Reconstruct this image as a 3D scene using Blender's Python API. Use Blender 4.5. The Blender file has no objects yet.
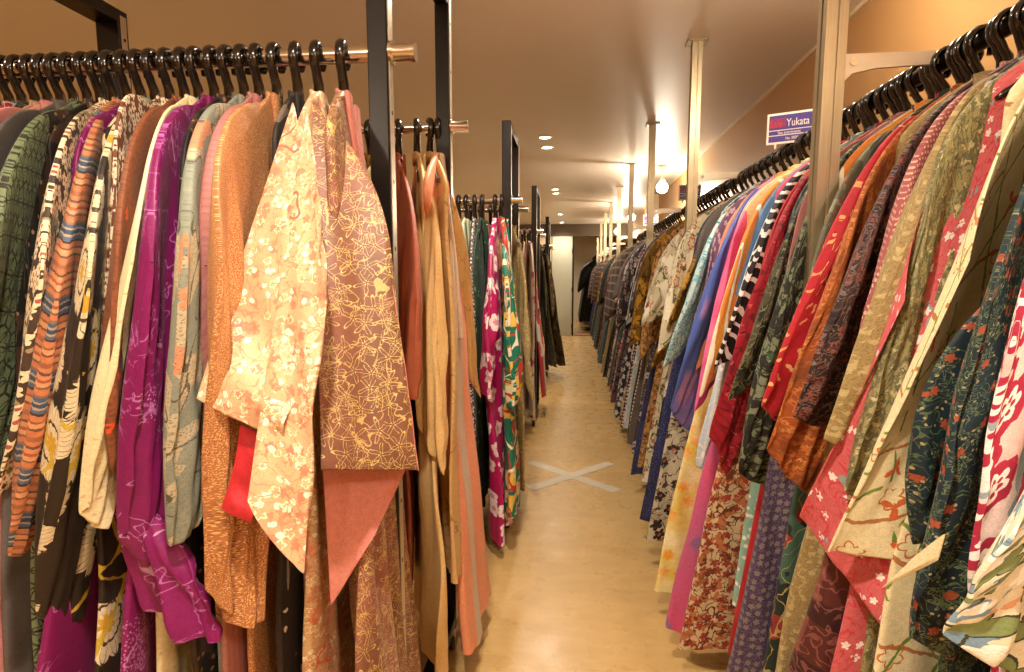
import bpy, math, random
import numpy as np
C = bpy.context.scene.collection
PI = math.pi
rnd = random.Random(7)

# ------------------------------------------------------------------ camera
F = 550.0; EYE = 1.4
YAW = math.radians(6.22); PITCH = math.radians(6.3)
fw = np.array([-math.sin(YAW)*math.cos(PITCH), math.cos(YAW)*math.cos(PITCH), -math.sin(PITCH)])
rt = np.array([math.cos(YAW), math.sin(YAW), 0]); up = np.cross(rt, fw)
def at(px, py, ax, val):
    """point of the place seen at a pixel, on the plane axis=val"""
    d = fw + rt*(px-512)/F - up*(py-336)/F
    o = np.array([0, 0, EYE]); return o + d*(val-o[ax])/d[ax]
cam = bpy.data.cameras.new('camera'); cam.sensor_width = 36; cam.lens = 36*F/1024; cam.clip_start = .02
co = bpy.data.objects.new('camera', cam); C.objects.link(co)
co.location = (0, 0, EYE); co.rotation_euler = (PI/2-PITCH, 0, YAW)
bpy.context.scene.camera = co
vs = bpy.context.scene.view_settings
vs.view_transform = 'Standard'; vs.look = 'None'; vs.gamma = 1; vs.use_curve_mapping = False; vs.exposure = 0.35

# ------------------------------------------------------------------ node helpers
def hx(c, k=1.0):
    c = c.lstrip('#'); v = [int(c[i:i+2], 16)/255 for i in (0, 2, 4)]
    return tuple(min(1, (x/12.92 if x <= .04045 else ((x+.055)/1.055)**2.4)*k) for x in v) + (1,)
class NB:
    def __init__(s, name):
        s.m = bpy.data.materials.new(name); s.m.use_nodes = True; s.t = s.m.node_tree; s.t.nodes.clear()
        s.out = s.n('ShaderNodeOutputMaterial'); s.b = s.n('ShaderNodeBsdfPrincipled')
        s.l(s.b.outputs[0], s.out.inputs[0])
    def n(s, ty, **k):
        o = s.t.nodes.new(ty)
        for a, v in k.items(): setattr(o, a, v)
        return o
    def l(s, a, b): s.t.links.new(a, b)
    def put(s, inp, v):
        if isinstance(v, bpy.types.NodeSocket): s.l(v, inp)
        else: inp.default_value = v
    def M(s, op, a, b=0.0, c=0.0):
        o = s.n('ShaderNodeMath', operation=op); s.put(o.inputs[0], a); s.put(o.inputs[1], b); s.put(o.inputs[2], c); return o.outputs[0]
    def V(s, op, a, b=(0, 0, 0)):
        o = s.n('ShaderNodeVectorMath', operation=op); s.put(o.inputs[0], a)
        if op == 'SCALE': s.put(o.inputs['Scale'], b)
        else: s.put(o.inputs[1], b)
        return o.outputs['Value'] if op in ('LENGTH', 'DOT_PRODUCT') else o.outputs[0]
    def mix(s, f, a, b):
        o = s.n('ShaderNodeMix', data_type='RGBA'); s.put(o.inputs[0], f); s.put(o.inputs[6], a); s.put(o.inputs[7], b); return o.outputs[2]
    def sep(s, v):
        o = s.n('ShaderNodeSeparateXYZ'); s.l(v, o.inputs[0]); return o.outputs
    def comb(s, x, y, z=0.0):
        o = s.n('ShaderNodeCombineXYZ'); s.put(o.inputs[0], x); s.put(o.inputs[1], y); s.put(o.inputs[2], z); return o.outputs[0]
    def noise(s, v, sc, det=2, dist=0.0, ro=.5, col=False):
        o = s.n('ShaderNodeTexNoise'); s.put(o.inputs['Vector'], v); o.inputs['Scale'].default_value = sc
        o.inputs['Detail'].default_value = det; o.inputs['Distortion'].default_value = dist; o.inputs['Roughness'].default_value = ro
        return o.outputs[1 if col else 0]

def voro(b, uv, sc, r):
    o = b.n('ShaderNodeTexVoronoi', feature='F1', voronoi_dimensions='2D'); b.l(uv, o.inputs['Vector'])
    o.inputs['Scale'].default_value = sc; o.inputs['Randomness'].default_value = r
    loc = b.V('SCALE', b.V('SUBTRACT', uv, o.outputs['Position']), float(sc))
    cs = b.n('ShaderNodeSeparateColor'); b.l(o.outputs['Color'], cs.inputs[0])
    return b.V('LENGTH', loc), loc, cs.outputs

def lay(b, uv, kind, p):
    g = p.get
    sc = g('s', 20)
    if kind in ('flower', 'ring', 'star', 'starline', 'dot'):
        r, loc, cs = voro(b, uv, sc, g('r', .8))
        R = g('R', .35)
        if kind == 'dot': m = b.M('LESS_THAN', r, R)
        else:
            x = b.sep(loc); th = b.M('ADD', b.M('ARCTAN2', x[1], x[0]), b.M('MULTIPLY', cs[0], 6.28))
            c = b.M('ABSOLUTE', b.M('COSINE', b.M('MULTIPLY', th, g('n', 5)/2)))
            if kind in ('star', 'starline'): c = b.M('POWER', c, float(g('pw', 3)))
            k = g('k', .45)
            Rt = b.M('MULTIPLY', b.M('ADD', b.M('MULTIPLY', c, k), 1-k), R)
            if g('vary', 0): Rt = b.M('MULTIPLY', Rt, b.M('ADD', b.M('MULTIPLY', cs[2], g('vary')), 1-g('vary')))
            if kind in ('flower', 'star'): m = b.M('LESS_THAN', r, Rt)
            else: m = b.M('LESS_THAN', b.M('ABSOLUTE', b.M('SUBTRACT', r, Rt)), g('w', .03))
        if g('p', 1) < 1: m = b.M('MULTIPLY', m, b.M('LESS_THAN', cs[1], g('p')))
        return m
    if kind == 'blob':
        return b.M('GREATER_THAN', b.noise(uv, sc, g('det', 2), g('dist', 0)), g('t', .55))
    if kind == 'soft':
        o = b.n('ShaderNodeMapRange'); b.l(b.noise(uv, sc, g('det', 2), g('dist', 0)), o.inputs[0])
        o.inputs[1].default_value = g('lo', .35); o.inputs[2].default_value = g('hi', .7); return o.outputs[0]
    if kind == 'line':
        return b.M('LESS_THAN', b.M('ABSOLUTE', b.M('SUBTRACT', b.noise(uv, sc, g('det', 1), g('dist', 1)), g('t', .5))), g('w', .02))
    if kind == 'stripe':
        x = b.sep(uv); a = g('a', 0.0)
        v = b.M('ADD', b.M('MULTIPLY', x[0], math.cos(a)), b.M('MULTIPLY', x[1], math.sin(a)))
        if g('wob', 0): v = b.M('ADD', v, b.M('MULTIPLY', b.noise(uv, g('ws', 8), 2), g('wob')))
        return b.M('LESS_THAN', b.M('FRACT', b.M('ADD', b.M('MULTIPLY', v, sc), 50.0)), g('d', .5))
    if kind == 'check':
        o = b.n('ShaderNodeTexChecker'); x = b.sep(uv)
        v = b.comb(b.M('ADD', x[0], x[1]), b.M('SUBTRACT', x[0], x[1])) if g('diag', 0) else uv
        b.l(v, o.inputs[0]); o.inputs['Scale'].default_value = sc; return o.outputs[1]
    if kind == 'hemp':      # hemp-leaf lattice on hexagons
        q = b.V('SCALE', uv, float(sc)); S = (1.0, 1.7320508, 1.0); H = (.5, .8660254, .5)
        def cell(o):
            w = b.V('ADD', b.V('SUBTRACT', q, o), (100.0, 173.20508, 0.0))
            md = b.n('ShaderNodeVectorMath', operation='MODULO'); b.l(w, md.inputs[0]); md.inputs[1].default_value = S
            x = b.sep(b.V('SUBTRACT', md.outputs[0], H)); return b.comb(x[0], x[1])
        a_, c_ = cell((0, 0, 0)), cell(H)
        la, lc = b.V('LENGTH', a_), b.V('LENGTH', c_)
        x1, x2 = b.sep(a_), b.sep(c_); f = b.M('LESS_THAN', la, lc)
        pick = lambda i: b.M('ADD', b.M('MULTIPLY', x1[i], f), b.M('MULTIPLY', x2[i], b.M('SUBTRACT', 1.0, f)))
        px, py = pick(0), pick(1); th = b.M('ARCTAN2', py, px); r = b.M('MINIMUM', la, lc)
        ray = b.M('LESS_THAN', b.M('MULTIPLY', r, b.M('ABSOLUTE', b.M('SINE', b.M('MULTIPLY', th, 3.0)))), g('w', .07))
        hexd = b.M('MAXIMUM', b.M('ABSOLUTE', px), b.M('MAXIMUM', b.M('ABSOLUTE', b.M('ADD', b.M('MULTIPLY', px, .5), b.M('MULTIPLY', py, .866))),
               b.M('ABSOLUTE', b.M('SUBTRACT', b.M('MULTIPLY', px, .5), b.M('MULTIPLY', py, .866)))))
        edge = b.M('GREATER_THAN', hexd, .465)
        pet = b.M('LESS_THAN', b.M('ABSOLUTE', b.M('SUBTRACT', r, b.M('ADD', .2, b.M('MULTIPLY', b.M('ABSOLUTE', b.M('COSINE', b.M('MULTIPLY', th, 3.0))), .22)))), .03)
        return b.M('MAXIMUM', b.M('MAXIMUM', ray, edge), pet)
    if kind == 'band':      # a range down the drop of the cloth
        x = b.sep(uv); v = b.M('ADD', x[1], b.M('MULTIPLY', b.noise(uv, g('ws', 6), 2), g('wob', .0)))
        o = b.n('ShaderNodeMapRange'); b.l(v, o.inputs[0]); o.inputs[1].default_value = g('lo'); o.inputs[2].default_value = g('hi'); return o.outputs[0]
    if kind == 'weave':
        return b.M('MULTIPLY', b.M('ADD', b.M('SINE', b.M('MULTIPLY', b.sep(uv)[1], sc*6.28)), 1.0), g('w', .15))
    raise ValueError(kind)

def cloth(name, base, layers=(), rough=.62, bump=.15, sheen=.04, ramp=None, dist=0.0, spec=.35):
    b = NB(name); tc = b.n('ShaderNodeUVMap'); uv = tc.outputs[0]
    uv0 = uv
    uv = b.V('ADD', uv, b.V('SCALE', b.V('SUBTRACT', b.noise(uv, 70, 3, col=True), (.5, .5, .5)), .008))
    if dist: uv = b.V('ADD', uv, b.V('SCALE', b.V('SUBTRACT', b.noise(uv, 14, 2, col=True), (.5, .5, .5)), dist))
    if ramp:               # horizontal multicoloured bands: (freq, [(pos,col)..])
        o = b.n('ShaderNodeValToRGB'); o.color_ramp.interpolation = 'CONSTANT'; e = o.color_ramp.elements
        for i, (q, c) in enumerate(ramp[1]):
            k = e[i] if i < 2 else e.new(q); k.position = q; k.color = hx(c)
        b.l(b.M('FRACT', b.M('MULTIPLY', b.sep(uv)[1], ramp[0])), o.inputs[0]); col = o.outputs[0]
    else:
        c0 = hx(base); c1 = tuple(x*.8 for x in c0[:3])+(1,)
        col = b.mix(b.noise(uv0, 5, 3), c0, c1)
    for L in layers:
        kind, c = L[0], L[1]; p = L[2] if len(L) > 2 else {}
        u2 = uv
        if 'off' in p: u2 = b.V('ADD', uv, (p['off'], p['off']*1.7, 0.0))
        if 'st' in p: u2 = b.V('MULTIPLY', u2, (1.0, p['st'], 1.0))
        m = lay(b, u2, kind, p)
        if 'in_' in p: m = b.M('MULTIPLY', m, lay(b, uv, p['in_'][0], p['in_'][1]))
        if 'o' in p: m = b.M('MULTIPLY', m, p['o'])
        col = b.mix(m, col, hx(c))
    tex = b.M('ADD', b.M('MULTIPLY', b.noise(uv0, 90, 4, .4, .7), .5), b.M('MULTIPLY', b.noise(uv0, 420, 1), .5))
    mr = b.n('ShaderNodeMapRange'); b.l(tex, mr.inputs[0]); mr.inputs[1].default_value = .3; mr.inputs[2].default_value = .7; mr.inputs[3].default_value = .72; mr.inputs[4].default_value = 1.18
    col = b.V('MULTIPLY', col, b.comb(mr.outputs[0], mr.outputs[0], mr.outputs[0]))
    b.l(col, b.b.inputs['Base Color']); b.b.inputs['Roughness'].default_value = rough
    b.b.inputs['Specular IOR Level'].default_value = spec
    b.b.inputs['Sheen Weight'].default_value = sheen; b.b.inputs['Sheen Roughness'].default_value = .4
    if bump:
        bp = b.n('ShaderNodeBump'); bp.inputs['Strength'].default_value = bump; bp.inputs['Distance'].default_value = .01
        b.l(b.M('ADD', b.noise(uv0, 22, 4, .6), b.M('MULTIPLY', b.noise(uv0, 300, 1), .15)), bp.inputs['Height']); b.l(bp.outputs[0], b.b.inputs['Normal'])
    return b.m

def plain(name, c, rough=.5, metal=0.0, spec=.5, noise=0.0, ns=8, bump=0.0, coat=0.0):
    b = NB(name); tc = b.n('ShaderNodeTexCoord'); ob = tc.outputs['Object']; c0 = hx(c)
    col = b.mix(b.noise(ob, ns, 4), tuple(x*(1-noise) for x in c0[:3])+(1,), c0)
    b.l(col, b.b.inputs['Base Color']); b.b.inputs['Roughness'].default_value = rough
    b.b.inputs['Metallic'].default_value = metal; b.b.inputs['Specular IOR Level'].default_value = spec
    b.b.inputs['Coat Weight'].default_value = coat
    if bump:
        bp = b.n('ShaderNodeBump'); bp.inputs['Strength'].default_value = bump; bp.inputs['Distance'].default_value = .005
        b.l(b.noise(ob, ns*6, 4), bp.inputs['Height']); b.l(bp.outputs[0], b.b.inputs['Normal'])
    return b.m
def emit(name, c, s):
    b = NB(name); b.b.inputs['Base Color'].default_value = hx(c); b.b.inputs['Emission Color'].default_value = hx(c); b.b.inputs['Emission Strength'].default_value = s; return b.m

# ------------------------------------------------------------------ mesh helpers
class MB:
    def __init__(s): s.v = []; s.f = []; s.uv = []; s.n = 0
    def add(s, v, f, uv=None):
        v = np.asarray(v, float).reshape(-1, 3); s.v.append(v); s.f += [tuple(i+s.n for i in q) for q in f]
        s.uv.append(np.asarray(uv, float).reshape(-1, 2) if uv is not None else v[:, :2]*1.0); s.n += len(v); return s
    def grid(s, P, UV, closed=False):
        r, c = P.shape[:2]; f = []
        for i in range(r-1):
            for j in range(c if closed else c-1):
                k = (j+1) % c; f.append((i*c+j, i*c+k, (i+1)*c+k, (i+1)*c+j))
        return s.add(P.reshape(-1, 3), f, UV.reshape(-1, 2))
    def box(s, x0, x1, y0, y1, z0, z1, bev=0.0):
        b = min(bev, (x1-x0)/2.1, (y1-y0)/2.1, (z1-z0)/2.1)
        if b <= 0:
            v = [(x, y, z) for x in (x0, x1) for y in (y0, y1) for z in (z0, z1)]
            return s.add(v, [(0, 1, 3, 2), (4, 6, 7, 5), (0, 4, 5, 1), (2, 3, 7, 6), (0, 2, 6, 4), (1, 5, 7, 3)])
        v = []; idx = {}
        for a, (X, sx) in enumerate(((x0, 1), (x1, -1))):
            for c_, (Y, sy) in enumerate(((y0, 1), (y1, -1))):
                for d, (Z, sz) in enumerate(((z0, 1), (z1, -1))):
                    for k in range(3):
                        idx[(a, c_, d, k)] = len(v)
                        v.append((X+(0 if k == 0 else sx*b), Y+(0 if k == 1 else sy*b), Z+(0 if k == 2 else sz*b)))
        f = []
        for a in (0, 1):
            f.append(tuple(idx[(a, c_, d, 0)] for c_, d in ((0, 0), (0, 1), (1, 1), (1, 0))))
            f.append(tuple(idx[(c_, a, d, 1)] for c_, d in ((0, 0), (0, 1), (1, 1), (1, 0))))
            f.append(tuple(idx[(c_, d, a, 2)] for c_, d in ((0, 0), (0, 1), (1, 1), (1, 0))))
        for a in (0, 1):
            for c_ in (0, 1):
                f.append((idx[(a, c_, 0, 0)], idx[(a, c_, 1, 0)], idx[(a, c_, 1, 1)], idx[(a, c_, 0, 1)]))
                f.append((idx[(a, 0, c_, 0)], idx[(a, 1, c_, 0)], idx[(a, 1, c_, 2)], idx[(a, 0, c_, 2)]))
                f.append((idx[(0, a, c_, 1)], idx[(1, a, c_, 1)], idx[(1, a, c_, 2)], idx[(0, a, c_, 2)]))
                for d in (0, 1): f.append((idx[(a, c_, d, 0)], idx[(a, c_, d, 1)], idx[(a, c_, d, 2)]))
        return s.add(v, f)
    def tube(s, pts, r, n=10, cap=True, flat=1.0, fdir=(0, 1, 0)):
        P = np.asarray(pts, float); m = len(P); T = np.gradient(P, axis=0); T /= np.linalg.norm(T, axis=1)[:, None]
        rr = np.full(m, r) if np.isscalar(r) else np.asarray(r)
        fd = np.asarray(fdir, float); V = []
        for i in range(m):
            a = fd-T[i]*(fd@T[i])
            if np.linalg.norm(a) < 1e-3: a = np.cross(T[i], (1, 0, .3))
            a /= np.linalg.norm(a); b_ = np.cross(T[i], a)
            for k in range(n):
                t = 2*PI*k/n; V.append(P[i]+rr[i]*(a*math.cos(t)*flat+b_*math.sin(t)))
        f = [(i*n+k, i*n+(k+1) % n, (i+1)*n+(k+1) % n, (i+1)*n+k) for i in range(m-1) for k in range(n)]
        if cap: f += [tuple(range(n))[::-1], tuple((m-1)*n+k for k in range(n))]
        return s.add(V, f)
    def mesh(s, name, m, smooth=True):
        me = bpy.data.meshes.new(name); v = np.concatenate(s.v)
        me.from_pydata(v.tolist(), [], s.f)
        uvl = me.uv_layers.new(name='UVMap'); uv = np.concatenate(s.uv)
        li = np.empty(len(me.loops), dtype=np.int32); me.loops.foreach_get('vertex_index', li)
        uvl.data.foreach_set('uv', uv[li].astype(np.float32).ravel())
        if smooth: me.shade_smooth()
        me.materials.append(m); return me
    def build(s, name, m, parent=None, smooth=False, edge=None):
        me = s.mesh(name, m, smooth or edge is not None)
        if edge is not None: me.set_sharp_from_angle(angle=math.radians(edge))
        o = bpy.data.objects.new(name, me); C.objects.link(o)
        if parent: o.parent = parent
        return o
def tag(o, label, cat, group=None):
    o['label'] = label; o['category'] = cat
    if group: o['group'] = group
    n = len(label.split())
    if not 4 <= n <= 16: print('LABEL', n, label)
    return o
def empty(name, loc, rz=0, label=None, cat=None, group=None):
    o = bpy.data.objects.new(name, None); C.objects.link(o); o.location = loc; o.rotation_euler = (0, 0, rz); o.empty_display_size = .05
    if label: tag(o, label, cat, group)
    return o
def struct(o, label=None):
    o['kind'] = 'structure'; return o

# ------------------------------------------------------------------ room
X0, X1, Y0, YB, YE, ZC = -5.2, 1.24, -3.2, 12.9, 17.5, 2.57
def floor_mat():
    b = NB('pale_wood_floor'); tc = b.n('ShaderNodeTexCoord'); ob = tc.outputs['Object']; x = b.sep(ob)
    br = b.n('ShaderNodeTexBrick'); b.l(b.comb(x[0], x[1]), br.inputs[0])
    br.offset = .5; br.inputs['Scale'].default_value = 1; br.inputs['Brick Width'].default_value = .92; br.inputs['Row Height'].default_value = .92
    br.inputs['Mortar Size'].default_value = .003; br.inputs['Color1'].default_value = hx('d4b278'); br.inputs['Color2'].default_value = hx('cfac6f'); br.inputs['Mortar'].default_value = hx('c8a468')
    g = b.comb(b.M('MULTIPLY', x[0], 1.0), b.M('MULTIPLY', x[1], 3.2))
    wv = b.noise(g, 3.2, 6, 1.6, .62)
    c = b.mix(b.M('MULTIPLY', wv, .95), br.outputs[0], hx('a98550'))
    l = b.M('LESS_THAN', b.M('ABSOLUTE', b.M('SUBTRACT', b.noise(g, 6, 3, 1.2), .5)), .012)
    c = b.mix(b.M('MULTIPLY', l, .25), c, hx('a98a63'))
    b.l(c, b.b.inputs['Base Color'])
    o = b.n('ShaderNodeMapRange'); b.l(b.noise(ob, 9, 4), o.inputs[0]); o.inputs[3].default_value = .18; o.inputs[4].default_value = .4
    b.l(o.outputs[0], b.b.inputs['Roughness'])
    bp = b.n('ShaderNodeBump'); bp.inputs['Strength'].default_value = .1; bp.inputs['Distance'].default_value = .004
    b.l(wv, bp.inputs['Height']); b.l(bp.outputs[0], b.b.inputs['Normal']); return b.m
M_floor = floor_mat()
M_ceil = plain('ceiling_paint', 'efe6da', .42, noise=.06, ns=2, spec=.35)
M_wall = plain('tan_wall_paint', 'd6a870', .5, noise=.05, ns=3)
M_dark = plain('dark_brown_paint', '5a4b3a', .6, noise=.1)
M_grey = plain('grey_green_panel', 'b9b9a4', .5, noise=.05)
M_cream = plain('cream_paint', 'f3dfba', .5, noise=.03)
M_black = plain('black_powder_coat', '1b1512', .32, .3, noise=.3, ns=30)
M_chrome = plain('chrome', 'e6ded2', .16, 1.0)
M_plastic = plain('glossy_black_plastic', '120d0b', .18, 0, .6, coat=.4)
M_rubber = plain('dark_red_brown_rubber', '2a1210', .5)
M_satin = plain('satin_nickel', 'e8dcc8', .35, .5)
M_white = plain('white_plastic', 'eee6d6', .4)
def alu():
    b = NB('brushed_champagne_aluminium'); tc = b.n('ShaderNodeTexCoord'); x = b.sep(tc.outputs['Object'])
    v = b.comb(b.M('MULTIPLY', x[0], 60.0), b.M('MULTIPLY', x[1], 60.0), b.M('MULTIPLY', x[2], 1.5))
    c = b.mix(b.noise(v, 4, 3), hx('a4967c'), hx('c8ba9c')); b.l(c, b.b.inputs['Base Color'])
    b.b.inputs['Metallic'].default_value = .75; b.b.inputs['Roughness'].default_value = .34; return b.m
M_alu = alu()

struct(MB().box(X0, X1, Y0, YE, -.1, 0).build('floor', M_floor))
struct(MB().box(X0-.1, X1+.1, Y0-.1, YE+.1, ZC, ZC+.1).build('ceiling', M_ceil))
struct(MB().box(X1, X1+.12, Y0-.1, YE+.1, -.1, ZC).build('wall_right', M_wall))
struct(MB().box(X0-.12, X0, Y0-.1, YE+.1, -.1, ZC).build('wall_left', M_wall))
struct(MB().box(X0, X1, Y0-.12, Y0, -.1, ZC).build('wall_front', M_wall))
struct(MB().box(X0, X1, YE, YE+.12, -.1, ZC).build('wall_end', M_cream))
w = MB(); w.box(X0, X1, YB, YB+.15, 2.29, ZC)
struct(w.build('wall_back', M_dark))
struct(MB().box(-.47, .0, YB-.03, YB+.16, 0, 2.29, .005).build('wall_back_pillar', M_grey))
struct(MB().box(X0, -.47, YB+.02, YB+.14, 0, 2.29).build('wall_back_left', M_cream))
d = MB(); d.box(.0, .035, YB-.05, YB, 0, 2.29, .004)
for z in (.18, 1.02, 1.9): d.box(-.012, .0, YB-.062, YB-.03, z, z+.1, .003)
struct(d.build('trim_1', M_black, edge=40))
struct(MB().box(.035, X1, YB-.06, YB+.16, 0, .03, .01).build('trim_2', plain('red_brown_wood', 'a86f42', .45)))
# narrow moulding where the right wall meets the ceiling
struct(MB().box(X1-.018, X1, Y0, YE, ZC-.02, ZC).build('trim_3', M_cream))
# shallow pier on the right wall
struct(MB().box(X1-.16, X1, 8.35, 8.6, 0, ZC).build('trim_4', M_cream))

# display cabinet at the back left
t = empty('display_cabinet', (-1.15, YB-.35, 0), 0, 'dark display cabinet against the cream back wall left of the grey pillar', 'cabinet')
MB().box(-.6, .6, 0, .33, 1.62, 1.98, .01).build('upper_case', M_dark, t, edge=40)
MB().box(-.6, .6, 0, .33, .0, .85, .01).build('lower_case', plain('brown_wood', '8a6238', .5, noise=.2), t, edge=40)
MB().box(-.56, .56, -.008, .0, 1.66, 1.94, .003).build('door', M_black, t, edge=40)

# ------------------------------------------------------------------ tape cross on the floor
tp = plain('pale_grey_tape', 'c8bca4', .45, noise=.12, ns=20)
tx = empty('floor_tape_cross', (0.0, 3.8, 0), 0, 'pale grey tape cross stuck on the wooden aisle floor', 'tape')
pa, pb = at(530, 462, 2, 0), at(617, 491, 2, 0); pc, pd = at(611, 463, 2, 0), at(530, 489, 2, 0)
for i, (a, b_) in enumerate(((pa, pb), (pc, pd))):
    a = a-np.array([0, 3.8, 0]); b_ = b_-np.array([0, 3.8, 0]); d = (b_-a)/np.linalg.norm(b_-a); n = np.array([-d[1], d[0], 0])*.042
    z = .0006+.0008*i; v = [a+n, a-n, b_-n, b_+n]; v = [(p[0], p[1], zz) for zz in (z, z+.0008) for p in v]
    MB().add(v, [(3, 2, 1, 0), (4, 5, 6, 7), (0, 1, 5, 4), (1, 2, 6, 5), (2, 3, 7, 6), (3, 0, 4, 7)]).build('tape_strip', tp, tx)

# ------------------------------------------------------------------ ceiling lights
M_lens = emit('warm_lamp_lens', 'ffdca8', 30.0)
def spot(x, y, z, power, size=150, blend=.9, r=.05, col=(1, .89, .74), tilt=None):
    l = bpy.data.lights.new('lamp', 'SPOT'); l.energy = power; l.spot_size = math.radians(size); l.spot_blend = blend; l.shadow_soft_size = r; l.color = col
    o = bpy.data.objects.new('lamp_light', l); C.objects.link(o); o.location = (x, y, z)
    if tilt: o.rotation_euler = tilt
    return o
def downlight(x, y, label, power, grp=None, size=150):
    t = empty('ceiling_light', (x, y, ZC), 0, label, 'ceiling light', grp)
    b = MB(); n = 28
    prof = [(.042, -.002), (.05, -.010), (.058, -.010), (.064, -.002), (.064, .002)]
    P = np.array([[(r*math.cos(2*PI*k/n), r*math.sin(2*PI*k/n), z) for k in range(n)] for r, z in prof])
    b.grid(P, P[..., :2], True).build('trim_ring', M_white, t, smooth=True)
    P = np.array([[(r*math.cos(2*PI*k/n), r*math.sin(2*PI*k/n), z) for k in range(n)] for r, z in ((.043, -.004), (.03, -.007), (.012, -.009), (.002, -.0095))])
    MB().grid(P, P[..., :2], True).build('lamp_lens', M_lens, t, smooth=True)
    s = spot(0, 0, -.03, power, size); s.parent = t
words = ['first', 'second', 'third', 'fourth', 'fifth']
aisle = [(-1.6, 'behind'), (.35, 'a'), (2.15, 'b'), (4.84, 'c'), (5.21, 'd'), (7.7, 'e'), (8.07, 'f'), (10.8, 'g'), (12.45, 'h')]
AL = {'behind': 'round recessed ceiling light over the aisle entrance', 'a': 'round recessed ceiling light above the frontmost kimonos',
      'b': 'round recessed ceiling light between the two near black posts', 'c': 'nearer lamp of the brightest ceiling light pair over the aisle',
      'd': 'farther lamp of the brightest ceiling light pair over the aisle', 'e': 'nearer lamp of the second pair of aisle ceiling lights',
      'f': 'farther lamp of the second pair of aisle ceiling lights', 'g': 'single small ceiling light high above the aisle, third group back',
      'h': 'tiny ceiling light farthest back just before the dark header'}
PW = {'behind': 110, 'a': 118, 'b': 95, 'c': 38, 'd': 38, 'e': 36, 'f': 36, 'g': 65, 'h': 60}
for y, k in aisle: downlight(-.245, y, AL[k], PW[k], 'aisle ceiling lights')
for x, y, p, lb in ((-2.2, .9, 52, 'added round fill light over the left front rack'), (-2.2, 3.0, 52, 'added round fill light in the gap behind the first left rack'),  # left-hand lamps are added as side fill for ceiling and racks
                 (-2.2, 5.6, 52, 'added round fill light behind the second left rack'), (-2.2, 8.6, 52, 'added round fill light behind the third left rack'), (-2.4, 11.6, 95, 'added round fill light by the back display cabinet'),
                 (-2.0, -1.6, 52, 'added round fill light left of the aisle entrance'), (.0, 15.5, 130, 'round ceiling light in the room beyond the back doorway')):
    downlight(x, y, lb, p, 'side ceiling lights')
# globe spot lamps above the right rail, and one added fill at left
M_globe = emit('white_hot_globe', 'ffe6bc', 22.0)
def globe(x, y, z, power, label):
    t = empty('globe_lamp', (x, y, z), 0, label, 'lamp', 'globe lamps along the right wall')
    b = MB(); n = 20; P = np.array([[(.062*math.sin(a)*math.cos(2*PI*k/n), .062*math.sin(a)*math.sin(2*PI*k/n), .062*math.cos(a)) for k in range(n)] for a in np.linspace(.05, PI-.02, 12)])
    b.grid(P, P[..., :2], True).build('globe', M_globe, t, smooth=True)
    MB().tube([(0, 0, .05), (0, 0, .075), (0, 0, .09)], [.03, .034, .02], 16).build('socket', M_white, t, edge=40)
    MB().tube([(0, 0, .085), (0, 0, ZC-z-.012)], .006, 10).build('stem', M_white, t, edge=40)
    MB().tube([(0, 0, ZC-z-.014), (0, 0, ZC-z-.001)], .04, 20).build('ceiling_plate', M_white, t, edge=40)
    l = bpy.data.lights.new('globe', 'POINT'); l.energy = power; l.shadow_soft_size = .07; l.color = (1, .88, .70)
    o = bpy.data.objects.new('globe_light', l); C.objects.link(o); o.parent = t; o.location = (0, 0, -.08)
globe(.95, 6.2, 2.34, 45, 'bright round globe lamp hanging behind the third silver pole')
globe(.95, 9.3, 2.34, 40, 'smaller bright globe lamp farther back above the right rail')
globe(.95, 12.2, 2.34, 22, 'smallest globe lamp at the back end of the right rail')
globe(.80, 1.95, 2.50, 9, 'globe lamp close to the ceiling beside the nearest silver pole')
globe(.80, -.6, 2.42, 32, 'globe lamp near the ceiling at the front end of right rail')
globe(-1.3, -.9, 2.35, 22, 'added globe lamp brightening the ceiling over the front end of the left racks')  # unseen lamp added to brighten the ceiling and the garment fronts

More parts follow.
